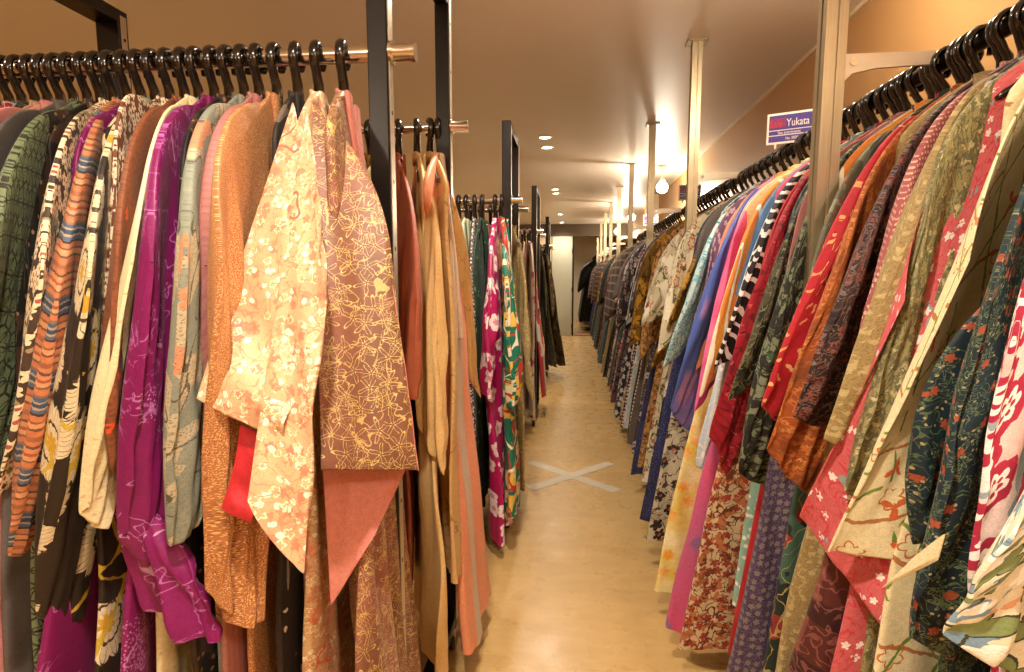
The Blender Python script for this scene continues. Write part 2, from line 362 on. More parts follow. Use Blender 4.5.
# ------------------------------------------------------------------ racks on the left
def strip_mat():
    b = NB('slotted_grey_steel'); tc = b.n('ShaderNodeTexCoord'); x = b.sep(tc.outputs['Object'])
    z = b.M('ABSOLUTE', b.M('SUBTRACT', b.M('FRACT', b.M('MULTIPLY', x[2], 6.5)), .5))
    m = b.M('LESS_THAN', b.M('ADD', b.M('POWER', b.M('MULTIPLY', z, .155), 2.0), b.M('POWER', b.M('SUBTRACT', x[1], 0.0), 2.0)), .00003)
    b.l(b.mix(m, hx('c8b8a0'), hx('050404')), b.b.inputs['Base Color']); b.b.inputs['Metallic'].default_value = .8; b.b.inputs['Roughness'].default_value = .35; return b.m
M_strip = strip_mat()
XF, XB = -.4385, -1.64
def rack(ya, yb, label, xb=XB, top=2.19, XF=-.345, zr=1.79):
    t = empty('garment_rack', ((XF+xb)/2, (ya+yb)/2, 0), 0, label, 'clothes rack', 'black garment racks on the left')
    ox, oy = (XF+xb)/2, (ya+yb)/2
    for X in (XF, xb):
        for Y in (ya, yb):
            x, y = X-ox, Y-oy
            hw = .0235 if X == XF else .045
            p = MB().box(x-hw, x+hw, y-.022, y+.022, .09, top, .003).build('post', M_black, t, edge=40)
            s_ = MB().box(-.0008, .0012, -.013, .013, .12, top-.02, .0004).build('slot_strip', M_strip, p); s_.location = (x+hw, y, 0)
            c = MB(); c.tube([(x-.012, y, .03), (x+.012, y, .03)], .03, 22); cc = c.build('castor_wheel', M_rubber, t, edge=40)
            MB().box(x-.02, x+.02, y-.015, y+.015, .055, .09, .004).build('castor_fork', M_chrome, cc, edge=40)
            for sx in (-1, 1): MB().box(x+sx*.0165-.002, x+sx*.0165+.002, y-.01, y+.01, .022, .06, .001).build('fork_cheek', M_chrome, cc)
        x = X-ox
        hw = .0235 if X == XF else .045
        MB().box(x-hw, x+hw, ya-oy+.0225, yb-oy-.0225, top-.044, top, .003).build('top_bar', M_black, t, edge=40)
        MB().box(x-.0235, x+.0235, ya-oy+.0225, yb-oy-.0225, .1, .14, .003).build('foot_bar', M_black, t, edge=40)
    for Y in (ya, yb):
        y = Y-oy
        r = MB().tube([(xb-ox-.05, y, zr), (XF-ox+.078, y, zr)], .0185, 20).build('hanging_rail', M_chrome, t, edge=40)
        MB().tube([(XF-ox+.072, y, zr), (XF-ox+.082, y, zr)], .0205, 20).build('end_cap', M_chrome, r, edge=40)
        MB().tube([(XF-ox+.024, y, zr), (XF-ox+.03, y, zr)], .026, 20).build('collar_ring', M_chrome, r, edge=40)
RY = [(1.27, 1.9), (2.92, 3.32), (5.0, 5.5), (7.6, 8.1)]
rack(*RY[0], 'nearest black garment rack with tall posts and chrome rail ends on the left', top=2.33, XF=XF, zr=1.9)
rack(*RY[1], 'second black garment rack on the left beside the magenta floral kimono')
rack(*RY[2], 'third black garment rack back on the left side of the aisle')
rack(*RY[3], 'farthest black garment rack on the left near the grey pillar')

# ------------------------------------------------------------------ poles, brackets and rail on the right
PY = [1.46, 3.0, 4.54, 6.06, 7.6, 9.15, 10.7, 12.2, 13.8]
ordw = ['nearest', 'second', 'third', 'fourth', 'fifth', 'sixth', 'seventh', 'eighth', 'ninth']
def pole(y, i):
    t = empty('metal_pole', (.61, y, 0), 0, f'{ordw[i]} tall silver profile pole from floor to ceiling in the right row', 'pole', 'silver poles along the right rail')
    q, g, d = .0245, .0045, .006          # grooved square profile
    pr = []
    for a in range(4):
        ca, sa = math.cos(a*PI/2), math.sin(a*PI/2)
        for (px, py) in ((q, -q), (q, -g), (q-d, -g*1.0), (q-d, g), (q, g)): pr.append((px*ca-py*sa, px*sa+py*ca))
    P = np.array([[(x, yy, z) for x, yy in pr] for z in (.012, ZC-.008)])
    MB().grid(P, P[..., :2], True).build('profile', M_alu, t)
    MB().box(-.05, .05, -.045, .045, ZC-.009, ZC-.0005, .002).build('ceiling_plate', M_alu, t, edge=40)
    MB().box(-.05, .05, -.045, .045, .0, .012, .002).build('foot_plate', M_alu, t, edge=40)
    b = MB(); z1 = 1.925
    v = [(.0245, z1), (.24, z1), (.24, z1-.03), (.10, z1-.035), (.05, z1-.045), (.0245, z1-.07)]
    V = [(x, yy, z) for yy in (-.004, .004) for x, z in v]; n = len(v)
    b.add(V, [tuple(range(n)), tuple(range(2*n-1, n-1, -1))]+[(k, k+n, (k+1) % n+n, (k+1) % n) for k in range(n)])
    br = b.build('rail_bracket', M_satin, t)
    MB().tube([(.05, -.008, z1-.02), (.05, .008, z1-.02)], .008, 12).build('screw', M_chrome, br, edge=40)
for i, y in enumerate(PY): pole(y, i)
t = empty('wall_rail', (.87, 7.0, 1.9), 0, 'long dark clothes rail running down the whole right side', 'clothes rail')
MB().tube([(0, -7.6, 0), (0, 9.0, 0)], .0185, 20).build('rail_tube', M_black, t, edge=40)
MB().tube([(0, -7.62, 0), (0, -7.6, 0)], .022, 20).build('end_cap', M_chrome, t, edge=40)

# ------------------------------------------------------------------ signs on the right rail
M_purple = plain('purple_print', '4a3a8c', .35); M_red = plain('red_print', 'c8324a', .4); M_pr_white = plain('white_print', 'f4ece2', .4)
def text(name, s, size, m, parent, x, z, y, sx=1.0):
    cu = bpy.data.curves.new(name, 'FONT'); cu.body = s; cu.size = size; cu.extrude = .0004
    tmp = bpy.data.objects.new('tmp', cu); C.objects.link(tmp); bpy.context.view_layer.update()
    me = bpy.data.meshes.new_from_object(tmp.evaluated_get(bpy.context.evaluated_depsgraph_get())); bpy.data.objects.remove(tmp); me.name = name; me.materials.clear(); me.materials.append(m)
    o = bpy.data.objects.new(name, me); C.objects.link(o); o.parent = parent; o.location = (x, y, z); o.rotation_euler = (PI/2, 0, 0); o.scale = (sx, 1, 1); return o
def sign(x, y, z, label, rz):
    t = empty('rail_sign', (x, y, z), rz, label, 'sign', 'purple signs on the right rail')
    MB().box(-.118, .118, 0, .004, 0, .135, .002).build('sign_board', M_pr_white, t, edge=40)
    MB().box(-.106, .108, -.0012, .0, .062, .125, .0005).build('purple_panel', M_purple, t)
    MB().box(-.106, -.022, -.0020, -.0012, .07, .112, .0003).build('red_panel', plain('dull_magenta_print', '8a3060', .4), t)
    MB().box(-.106, .108, -.0012, .0, .04, .058, .0005).build('purple_strip', M_purple, t)
    MB().box(-.106, .108, -.0012, .0, .010, .036, .0005).build('purple_strip', M_purple, t)
    text('lettering', 'Sale', .046, M_red, t, -.102, .074, -.0024, .88)
    text('lettering', 'Yukata', .047, M_pr_white, t, -.018, .074, -.0018, .88)
    text('small_lettering', 'Size assortments', .017, M_pr_white, t, -.06, .043, -.0018)
    text('small_lettering', 'No. 0000', .017, M_pr_white, t, -.02, .017, -.0018)
    t.scale = (.70, 1, .88)
    for sx in (-.07, .07): MB().box(sx-.006, sx+.006, .0005, .012, -.02, .02, .002).build('clip', M_white, t, edge=40)
sa = at(766, 121, 0, .87); sb = at(766, 143, 0, .87)
sign(.838, 2.33, 1.915, 'purple Sale Yukata sign left of the nearest silver pole', math.radians(-24))
sign(.885, 4.42, 1.97, 'small purple sign half hidden behind the second silver pole', math.radians(-4))
sign(.885, 6.55, 1.97, 'distant purple sign on the rail beyond the third silver pole', math.radians(-4))

# ------------------------------------------------------------------ hangers
def hanger_meshes(n=8, k=14):
    b = MB(); pts = []
    for a in np.linspace(math.radians(205), math.radians(-55), k): pts.append((.034*math.cos(a), 0, .034*math.sin(a)-.0068))
    pts += [(.013, 0, -.048), (.003, 0, -.062), (0, 0, -.085), (0, 0, -.112)]
    b.tube(pts, [.005]+[.0068]*(len(pts)-4)+[.0075, .008, .008], n, flat=1.6)
    hook = b.mesh('hook', M_plastic)
    a = MB(); a.tube([(-.165, 0, -.205), (-.15, 0, -.195), (-.09, 0, -.158), (-.03, 0, -.124), (0, 0, -.114), (.03, 0, -.124), (.09, 0, -.158), (.15, 0, -.195), (.165, 0, -.205)], [.004, .007, .008, .008, .009, .008, .008, .007, .004], n, flat=.7)
    return hook, a.mesh('hanger_arms', M_plastic)
HK, AR = hanger_meshes(); HKs, _ = hanger_meshes(5, 8)
def hanger(loc, rz, label, group, tilt=0.0, simple=False):
    if simple:
        o = bpy.data.objects.new('clothes_hanger', HKs); C.objects.link(o); o.location = loc; o.rotation_euler = (0, 0, rz+tilt); tag(o, label, 'hanger', group); return o
    t = empty('clothes_hanger', loc, rz+tilt, label, 'hanger', group)
    for nm, me in (('hook', HK), ('arms', AR)):
        o = bpy.data.objects.new(nm, me); C.objects.link(o); o.parent = t
    return t

# ------------------------------------------------------------------ kimono geometry (u: towards the aisle/viewer side, w: along the rail, z: up)
def sm(x): x = np.clip(x, 0, 1); return x*x*(3-2*x)
def body_grid(P, nq, nr):
    L, hf, hb, fan, th, amp, ph = P['L'], P['hf'], P['hb'], P['fan'], P['th'], P['amp'], P['ph']
    d = np.concatenate([np.linspace(0, .12, 7)[:-1], np.linspace(.12, L, nr-6)])[:, None]
    q = np.linspace(-PI, PI, nq, endpoint=False)[None, :]
    cx, sx = np.cos(q), np.sin(q); cu = np.sign(cx)*np.abs(cx)**.8; sw = np.sign(sx)*np.abs(sx)**.55
    k = np.sin(np.clip(d/.10, 0, 1)*PI/2)**.8
    def ext(h, m): return .05+(.20-.05)*k + (m-.20)*sm((d-.1)/.4)+(h-m)*np.clip((d-.35)/(L-.35), 0, 1)**.72
    au, ab = ext(hf, P.get('mf', .21)), ext(hb, .21)
    u = np.where(cu > 0, au*cu, ab*cu)
    t = d/L; b = th*(.55+.45*sm(d/.15))*(1+.35*t)
    A = amp*sm((d-.1)/.9)
    f = np.sin(u*26+ph+d*1.2)+.6*np.sin(u*47+ph*2.3-d*1.9)+.35*np.sin(u*83+ph*3.1+d*3)
    f2 = np.sin(u*61+ph*5+d*2.5)*.5
    w = sw*b + A*f + A*.35*f2*sw + fan*t**1.3 + .004*np.sin(d*9+ph)
    z = -.093 - d - .05*np.clip(np.abs(u)/.2, 0, 1)**1.6*sm(d/.02)*(1-sm(d/.3)) + .012*np.sin(u*20+ph)*t
    G = np.stack(np.broadcast_arrays(u, w, z), -1)
    per = np.concatenate([np.zeros((len(G), 1)), np.cumsum(np.linalg.norm(np.diff(G, axis=1), axis=2), axis=1)], axis=1)
    return G, np.stack([per-per[:, nq//2][:, None]+P['uo'], np.broadcast_to(np.concatenate([[0], np.cumsum(np.linalg.norm(np.diff(G[:, nq//2], axis=0), axis=1))])[:, None], G.shape[:2])+P['vo']], -1)
def patch_grid(A, T, B, R, th, amp, ph, ns, nv, bulge=.035, folds=3.0, sag=.02, bow=.015, flat=False):
    A, T, B, R = (np.asarray(x, float) for x in (A, T, B, R))
    s = np.linspace(0, 1, ns)[:, None, None]; v = (.5-.5*np.cos(PI*np.linspace(0, 1, nv)))[None, :, None]
    n0 = np.cross(B-A, T-R); n0 /= np.linalg.norm(n0)+1e-9
    if n0[1] < 0: n0 = -n0
    perp = np.cross(n0, T-A); perp /= np.linalg.norm(perp); perp *= np.sign(perp[2]) if abs(perp[2]) > 1e-3 else 1
    top = A+(T-A)*s + perp*bulge*4*s*(1-s)
    bot = R+(B-R)*s - np.array([0, 0, 1.0])*sag*4*s*(1-s)
    M = top*(1-v)+bot*v
    out = (T-A); out = out/np.linalg.norm(out)
    M = M + out*(bow*np.sin(PI*v))*s**3          # cuff edge bows outwards a little
    Ls = np.linalg.norm(T-A)*.5+np.linalg.norm(B-R)*.5; Lv = np.linalg.norm(R-A)*.5+np.linalg.norm(B-T)*.5
    sv, vv = s[..., 0], v[..., 0]
    f = (np.sin(2*PI*folds*sv+ph+vv*1.1)+.55*np.sin(2*PI*folds*1.9*sv+ph*1.7-vv*2)+.4*np.sin(2*PI*folds*.6*(sv-vv)+ph*.6))
    disp = amp*f*sm(vv*2.2+.1)*(.35+.65*sv)
    crease = amp*.35*np.sin(19*(vv*1.2-sv*.8)+ph*2)*sm(vv*1.5)
    prof = np.clip(np.sin(PI*np.clip(vv*.996+.002, 0, 1)), 0, 1)**.3
    ends = 1-.55*sm((sv-.86)/.14)
    h = th*prof*ends*(1+.25*np.sin(5*vv+ph)*sv)
    fr = M+n0*(disp+crease+h)[..., None]; bk = M+n0*(disp*.9-h)[..., None]
    G = np.concatenate([fr, bk[:, ::-1]], axis=1)
    U = np.concatenate([np.zeros((1, nv)), np.cumsum(np.linalg.norm(np.diff(M, axis=0), axis=2), axis=0)])
    V = np.concatenate([np.zeros((ns, 1)), np.cumsum(np.linalg.norm(np.diff(M, axis=1), axis=2), axis=1)], axis=1)-M[:, :1, 2]
    if flat:
        e1 = np.array([0, 0, -1.0]); e1 = e1-n0*(e1@n0); e1 /= np.linalg.norm(e1)+1e-9; e2 = np.cross(e1, n0); U, V = M@e2, M@e1
    U = np.concatenate([U, U[:, ::-1]], axis=1); V = np.concatenate([V, V[:, ::-1]], axis=1); hh = h*(1-2*vv); hh = np.concatenate([hh, hh[:, ::-1]], axis=1)
    return G, np.stack([U, V+hh], -1), n0
def cap_end(mb, G, UV, n0, off=0, bow=.35):
    """closes the last ring of a sleeve with a rounded edge from front to back"""
    r = G[-1]; n = len(r); h = n//2; fr, bk = r[:h], r[::-1][:h]; d = G[-1]-G[-2]; d = d[:h]+d[::-1][:h]; d /= np.linalg.norm(d, axis=1)[:, None]+1e-9
    wd = np.linalg.norm(fr-bk, axis=1)[:, None]; rows, uvs = [], []; Uf = UV[-1][:h]
    for k, a in enumerate(np.linspace(0, PI, 5)):
        rows.append((fr+bk)/2+(fr-bk)/2*math.cos(a)+d*wd*bow*math.sin(a))
        uvs.append(Uf+np.concatenate([wd*k/4, wd*0], axis=1))
    mb.grid(np.array(rows), np.array(uvs))
def collar_mesh(P, n=16):
    th = P['th']; mb = MB()
    for sd in (-1, 1):
        d = np.linspace(0, .62, n)
        uc = sd*(.052-.075*sm(d/.42)*1.0) + 0*d
        Lh = .024
        w = th*(.6+.4*sm(d/.15))+.006+(.002 if sd > 0 else 0)+ (P['fan']*(d/P['L'])**1.3) + P['amp']*sm((d-.1)/.9)*np.sin(uc*26+P['ph'])
        z = -.100-d
        R = [];
        for k in range(n):
            a = np.array([uc[k]-Lh, w[k], z[k]]); b = np.array([uc[k]+Lh, w[k], z[k]]); e = np.array([0, .004, 0])
            R.append([a-e, a+e, (a+b)/2+e*1.6, b+e, b-e])
        R = np.array(R); U = np.zeros(R.shape[:2]+(2,)); U[..., 0] = np.linspace(0, .07, 5)[None]; U[..., 1] = d[:, None]
        mb.grid(R, U, True)
    a = np.linspace(-.15*PI, 1.15*PI, 14); R = []
    for t_ in a:
        c = np.array([.055*math.cos(t_), -.012-.014*math.sin(t_)+.012, -.1]); o = np.array([math.cos(t_), -math.sin(t_)*.6, 0])*.004
        hgt = .004+.010*math.sin(t_)
        R.append([c-o+np.array([0, 0, -.02]), c+o+np.array([0, 0, -.02]), c+o+np.array([0, 0, hgt]), c-o*.2+np.array([0, 0, hgt+.004]), c-o+np.array([0, 0, hgt])])
    R = np.array(R); U = np.zeros(R.shape[:2]+(2,)); U[..., 1] = np.linspace(0, .2, 14)[:, None]; U[..., 0] = np.linspace(0, .07, 5)[None]
    return mb.grid(R, U, True)

def kimono(loc, rz, m, P, label, group, T=None, B=None, Rr=None, A=None, collar=None, lining=None, quality=2, flaps=()):
    """loc is on the rail; T, B, Rr are world points of the aisle-side sleeve (upper cuff, lower cuff, inner bottom)"""
    def ang_of(rz):
        c, s = math.cos(rz), math.sin(rz); m_ = (np.asarray(T, float)+np.asarray(B, float))/2-np.asarray(loc)
        return math.atan2(-s*m_[0]+c*m_[1], c*m_[0]+s*m_[1])
    yaw = max(-.45, min(.5, ang_of(rz)*.85)) if T is not None and B is not None and A is None else P.get('yaw', 0)
    rz = rz+yaw
    c, s = math.cos(rz), math.sin(rz)
    def loc_of(p):
        d = np.asarray(p, float)-np.asarray(loc); return np.array([c*d[0]+s*d[1], -s*d[0]+c*d[1], d[2]])
    ue, zt, zb, sw = P['ue'], P['zt'], P['zb'], P['sw']
    Tl = loc_of(T) if T is not None else np.array([ue-.07, sw*.6, zt])
    Bl = loc_of(B) if B is not None else np.array([ue, sw, zb])
    Rl = loc_of(Rr) if Rr is not None else np.array([min(.16, Bl[0]*.5), P['fan']*.25, max(-.62, Bl[2]+.22)])
    Al = np.array([.09, 0, -.128]) if A is None else loc_of(A)
    nq, nr, ns, nv = {2: (72, 46, 30, 26), 1: (36, 24, 12, 12), 0: (18, 10, 6, 6)}[quality]
    BG, BU = body_grid(P, nq, nr)
    thS = P.get('ths', .013)
    S1, U1, n1 = patch_grid(Al, Tl, Bl, Rl, thS, P.get('ampS', P['amp']), P['ph'], ns, nv, folds=P.get('folds', 2.4), sag=P.get('sag', .015), bow=P.get('bow', .012), flat=P.get('flat', False), bulge=P.get('bulge', .05))
    hb = P.get('back', .30)
    S2, U2, n2 = patch_grid((-.09, 0, -.128), (-hb+.05, 0, -.40), (-hb, P['fan']*.3, -.86), (-.14, 0, -.62), .011, P['amp']*.6, P['ph']+1, max(6, ns//2), max(6, nv//2), folds=1.5)
    uo = np.array([P['uo']+.4, P['vo']+.2])
    if quality == 0:
        b = MB(); b.grid(BG, BU, True); b.grid(S1, U1+uo, True); cap_end(b, S1, U1, n1, uo); b.grid(S2, U2+uo, True)
        o = b.build('kimono', m, smooth=True); o.location = loc; o.rotation_euler = (0, 0, rz); return tag(o, label, 'kimono', group)
    t = empty('kimono', loc, rz, label, 'kimono', group)
    MB().grid(BG, BU, True).build('body', m, t, smooth=True)
    b = MB().grid(S1, U1+uo, True); cap_end(b, S1, U1, n1, uo); sl = b.build('sleeve', m, t, smooth=True)
    b = MB().grid(S2, U2+uo+1, True); cap_end(b, S2, U2, n2, uo+1); b.build('sleeve', m, t, smooth=True)
    collar_mesh(P, 16 if quality == 2 else 8).build('collar', collar or m, t, smooth=True)
    if lining is not None:
        q = (S1[-1, :nv]+S1[-1, ::-1][:nv])/2   # narrow lining edge at the cuff
        dirv = (Tl-Al); dirv = dirv/np.linalg.norm(dirv)
        G = np.stack([S1[-1], S1[-1]+dirv*.006+(q.mean(0)-S1[-1])*.02, np.concatenate([q, q[::-1]])+dirv*.003])
        MB().grid(G, np.zeros(G.shape[:2]+(2,)), True).build('cuff_lining', lining, sl, smooth=True)
    for fl in flaps:
        G, U, nf = patch_grid(*[loc_of(p) for p in fl['c']], fl.get('th', .008), fl.get('amp', .008), fl.get('ph', 1), 26, 26, bulge=fl.get('bulge', .02), folds=fl.get('folds', 1.6), sag=fl.get('sag', .02), bow=fl.get('bow', .012), flat=True)
        b = MB().grid(G, U+uo, True); cap_end(b, G, U, nf, uo); b.build(fl['name'], fl['m'], t, smooth=True)
    return t
def params(i, **k):
    r = random.Random(i*31+5)
    P = dict(L=1.48+r.uniform(-.08, .03), hf=.30+r.uniform(-.05, .05), hb=.24, fan=r.uniform(-.01, .01), th=.013, amp=.006, ph=i*.45+r.uniform(-.3, .3),
             uo=r.uniform(0, 3), vo=r.uniform(0, 3), ue=.33+r.uniform(-.04, .03), zt=-.42+r.uniform(-.04, .04), zb=-.92+r.uniform(-.1, .08), sw=r.uniform(-.01, .01))
    P.update(k); return P

# ------------------------------------------------------------------ fabrics
exec_fabrics = None
FAB = {}
def fab(key, *a, **k): FAB[key] = cloth(key, *a, **k); return FAB[key]
fab('rose_gold_maple', '80543c', [('soft', 'b06e60', dict(s=4, o=.6)), ('starline', 'd9c07a', dict(s=25, R=.64, n=5, k=.86, w=.045, r=.8, pw=4)), ('line', 'c9a868', dict(s=20, w=.009, dist=.6)), ('starline', 'cdb070', dict(s=34, R=.6, n=4, k=.86, w=.045, r=.9, off=3, p=.45, pw=4))], rough=.5)
fab('salmon_silk', 'd08070', [('soft', 'c4705e', dict(s=9, o=.5))], rough=.5)
fab('pink_lining', 'dd8c80', rough=.5)
fab('red_lining', 'd03038', rough=.5)
fab('cream_pink_motif', 'e2c094', [('soft', 'd4906e', dict(s=8, lo=.46, hi=.68, o=.6)), ('flower', 'cc7f66', dict(s=42, R=.42, p=.35, r=1, o=.8)), ('ring', 'f0deb4', dict(s=50, R=.4, w=.08, p=.4)), ('dot', 'f8ecd0', dict(s=70, R=.4, p=.16)), ('line', 'c98463', dict(s=26, w=.018, o=.7)), ('flower', 'd8785c', dict(s=14, R=.3, p=.3, vary=.4, o=.7)), ('starline', 'e06e5c', dict(s=8, R=.25, n=3, w=.025, p=.2))], rough=.42)
fab('black_white_splash', '2c2420', [('blob', 'e8dccb', dict(s=11, t=.66)), ('blob', '6b5e52', dict(s=7, t=.62, off=3))])
fab('orange_gold_dot', 'b8764a', [('dot', 'e3b678', dict(s=240, R=.3, r=.7)), ('dot', '8a5a30', dict(s=170, R=.22, r=.9, in_=('blob', dict(s=5, t=.5))))], rough=.5)
fab('dusty_pink', 'b97a72', [('stripe', 'a86a66', dict(s=70, d=.4, a=0))])
fab('sage_orange_leaf', '8f9484', [('blob', 'b8aa8c', dict(s=5, t=.52, dist=1)), ('blob', 'c98860', dict(s=6, t=.62, off=2, dist=1)), ('line', '5a5546', dict(s=6, w=.012, dist=1)), ('flower', 'd98c66', dict(s=8, R=.28, p=.35)), ('dot', '7c8072', dict(s=150, R=.25))])
fab('purple_crane', '84195e', [('starline', 'b06aa8', dict(s=11, R=.4, n=6, w=.022, p=.5)), ('line', 'a65a9c', dict(s=11, w=.008, det=3, in_=('blob', dict(s=4, t=.5)))), ('stripe', 'bb86ae', dict(s=4, d=.03, a=.9, wob=.2, ws=5, in_=('blob', dict(s=18, t=.5)))), ('dot', 'b878a8', dict(s=130, R=.25, in_=('blob', dict(s=5, t=.62))))], rough=.42)
fab('cream_ivory', 'f4e6b8', [('dot', 'd8bb90', dict(s=38, R=.13, p=.5))])
fab('brown_red_dot', '8a5030', [('dot', 'd8502c', dict(s=12, R=.14, p=.5)), ('dot', '6e3f28', dict(s=90, R=.3))])
fab('brown_cream_floral', '7a4a34', [('flower', 'f1dfbd', dict(s=38, R=.5, n=5)), ('dot', '8c3a3c', dict(s=38, R=.12))])
fab('black_peony', '2e241b', [('flower', 'd9c9a4', dict(s=6.2, R=.5, n=16, k=.16, p=.75, r=.75)), ('ring', '4a3a28', dict(s=6.2, R=.5, n=16, k=.9, w=.018, p=.75, r=.75)), ('ring', '4a3a28', dict(s=6.2, R=.25, n=16, k=.1, w=.02, p=.75, r=.75)), ('flower', 'c79b32', dict(s=6.2, R=.14, n=8, r=.75, p=.75)), ('line', 'c6a83c', dict(s=5.5, w=.022, dist=1.2, off=4, in_=('blob', dict(s=3.5, t=.52))))], rough=.5)
fab('stripe_multi', 'b07050', ramp=(7.5, [(0, 'c07a54'), (.06, '6b4a3a'), (.09, 'cc8a62'), (.16, 'a8583c'), (.2, 'd39a70'), (.26, '7d5a44'), (.29, 'c47a52'), (.36, '8b6a50'), (.40, '4f5d77'), (.45, 'a99a86'), (.48, '3f4a62'), (.54, 'b09c80'), (.57, '55617a'), (.62, '3c3330'), (.65, 'c07a54'), (.72, '8a5238'), (.75, 'd09468'), (.82, '6e4c3a'), (.85, 'c2774f'), (.93, '9c6244')]))
fab('dark_cream_flower', '4a3a30', [('flower', 'e9d9b4', dict(s=34, R=.55, n=5)), ('dot', 'b05a58', dict(s=34, R=.15)), ('blob', '9a8a66', dict(s=20, t=.62))])
fab('green_hemp_leaf', '3c3a2e', [('hemp', '7f8f62', dict(s=11, w=.05))])
fab('green_hemp', '7a8a62', [('hemp', '35332a', dict(s=13, w=.075))])
fab('grey_plain', '6d6560', [('soft', '5a5450', dict(s=7))])
fab('pink_plain', 'e39a90', [('soft', 'd98a84', dict(s=6))])
fab('beige_pink', 'c8a284', [('stripe', 'a87e62', dict(s=50, d=.3, a=.2))])
fab('teal_dots', '5f8a84', [('dot', 'd8e0c8', dict(s=40, R=.2))])
fab('green_grey_collar', '8a9a84', [('soft', '6f8070', dict(s=9))])
fab('mauve_floral', '7c5a78', [('flower', 'd0a8b8', dict(s=24, R=.35))])
fab('terracotta', 'a85534', [('soft', '8c4028', dict(s=8, o=.7))])
fab('yellow_cream', 'ecc584', [('soft', 'd9a660', dict(s=5, o=.5))])
fab('tan_crackle', 'd8ac6c', [('line', 'a07a44', dict(s=5, w=.006, det=2))])
fab('peach', 'e89a74', [('band', 'b9ac98', dict(lo=3.0, hi=3.0)), ('soft', 'eeb48e', dict(s=4, o=.6))], rough=.45)
fab('peach_long', 'ee9a72', [('stripe', 'c7b79c', dict(s=2.1, d=.3, a=0)), ('soft', 'f0a080', dict(s=3, o=.4))], rough=.45)
fab('pale_jade', 'b4bda0', [('soft', 'd8dcc0', dict(s=4))])
fab('purple_check', '4a2a4c', [('check', 'ddd2c0', dict(s=55, diag=1)), ('stripe', '2a2030', dict(s=26, d=.3, a=.8))])
fab('dark_green_leaf', '2c4030', [('blob', '6a9070', dict(s=26, t=.66))])
fab('magenta_white', 'b41560', [('flower', 'f3dede', dict(s=12, R=.5, n=5, k=.3, p=.6)), ('flower', 'd58aa0', dict(s=12, R=.2, p=.6)), ('soft', '8a1030', dict(s=3, lo=.5, hi=.7, off=4, o=.6))], rough=.45)
fab('teal_red_yellow', '1f7a62', [('blob', 'e8bf55', dict(s=9, t=.56, dist=.6)), ('blob', 'e9dcb8', dict(s=9, t=.58, off=3, dist=.6)), ('line', 'c03a2c', dict(s=5, w=.022, off=1, det=0)), ('line', 'f2e8cc', dict(s=4, w=.014, off=5, det=0))], rough=.45)
fab('white_pink_flower', 'ead9c4', [('flower', 'a83a68', dict(s=9, R=.4, p=.5)), ('soft', 'c9a890', dict(s=4, o=.5))])
fab('white_red', 'e9dcc8', [('blob', 'c23a34', dict(s=3.5, t=.5))])
fab('brown_olive_mix', '6f5a34', [('blob', '3f3420', dict(s=8, t=.52)), ('blob', '9a7c48', dict(s=10, t=.6, off=2))])
# right side
fab('pink_rosette_floral', 'e2b8b0', [('soft', 'f0e4dc', dict(s=7, off=4)), ('blob', '8f9ca0', dict(s=9, t=.6, off=2)), ('flower', 'a82440', dict(s=11, R=.5, n=8, k=.14, r=.35)), ('ring', 'f4e4dc', dict(s=11, R=.27, n=6, w=.06, r=.35)), ('dot', 'f0e0d4', dict(s=11, R=.1, r=.35))])
fab('pale_green_floral', 'e6dcbc', [('flower', '7d8a56', dict(s=14, R=.5, p=.8, n=3, k=.6)), ('blob', '7a94a6', dict(s=14, t=.6, off=3, dist=.6)), ('ring', '3c4030', dict(s=14, R=.5, n=3, k=.6, w=.03, p=.8)), ('flower', 'f4eee0', dict(s=19, R=.4, p=.4, off=2)), ('blob', 'd8a07c', dict(s=14, t=.66, off=6))])
fab('navy_flower', '13232b', [('starline', '6f7a56', dict(s=36, R=.5, n=8, k=.6, w=.05, p=.7)), ('line', '56683f', dict(s=34, w=.02, dist=1.5)), ('soft', '24404a', dict(s=5, o=.4)), ('flower', '9c4a2e', dict(s=42, R=.34, n=6, p=.3, r=1)), ('dot', 'a89468', dict(s=80, R=.16, p=.4))])
fab('cream_bamboo', 'f6e6b6', [('stripe', 'b8794c', dict(s=7, d=.05, a=1.9, wob=.12, ws=3, in_=('blob', dict(s=5, t=.44)))), ('stripe', '6f8c3c', dict(s=11, d=.07, a=.5, wob=.05, ws=6, in_=('blob', dict(s=6, t=.46)))), ('stripe', '7a9440', dict(s=11, d=.06, a=2.4, wob=.05, ws=6, in_=('blob', dict(s=6, t=.48)))), ('star', 'd8683c', dict(s=14, R=.36, n=3, k=.9, p=.14, r=1)), ('ring', 'c9743c', dict(s=15, R=.34, w=.03, p=.3, off=2))], rough=.5, bump=.08)
fab('olive_texture', 'a09664', [('blob', '6c6a48', dict(s=60, t=.53, det=4, dist=1.6, st=.6)), ('blob', 'c2b685', dict(s=70, t=.6, off=2, det=3)), ('stripe', '66634a', dict(s=70, d=.3, a=.7, wob=.06, ws=40, in_=('blob', dict(s=40, t=.48))))])
fab('coral_pink_floral', 'd8686a', [('blob', '8fa3a0', dict(s=26, t=.66)), ('flower', 'f4e6dc', dict(s=40, R=.34, p=.3)), ('line', 'c9404c', dict(s=30, w=.02, det=3))])
fab('coral_red', 'c02c3a', [('soft', 'd8505a', dict(s=4)), ('line', '7a9088', dict(s=8, w=.008))])
fab('charcoal_white_flower', '4a4248', [('flower', 'cfc6c8', dict(s=18, R=.45, n=6, p=.6)), ('dot', '4a4248', dict(s=18, R=.14)), ('line', '9a9094', dict(s=14, w=.018))])
fab('khaki_texture', 'a88f5c', [('dot', '8d7a4c', dict(s=150, R=.3)), ('blob', 'bba673', dict(s=60, t=.56, det=4))])
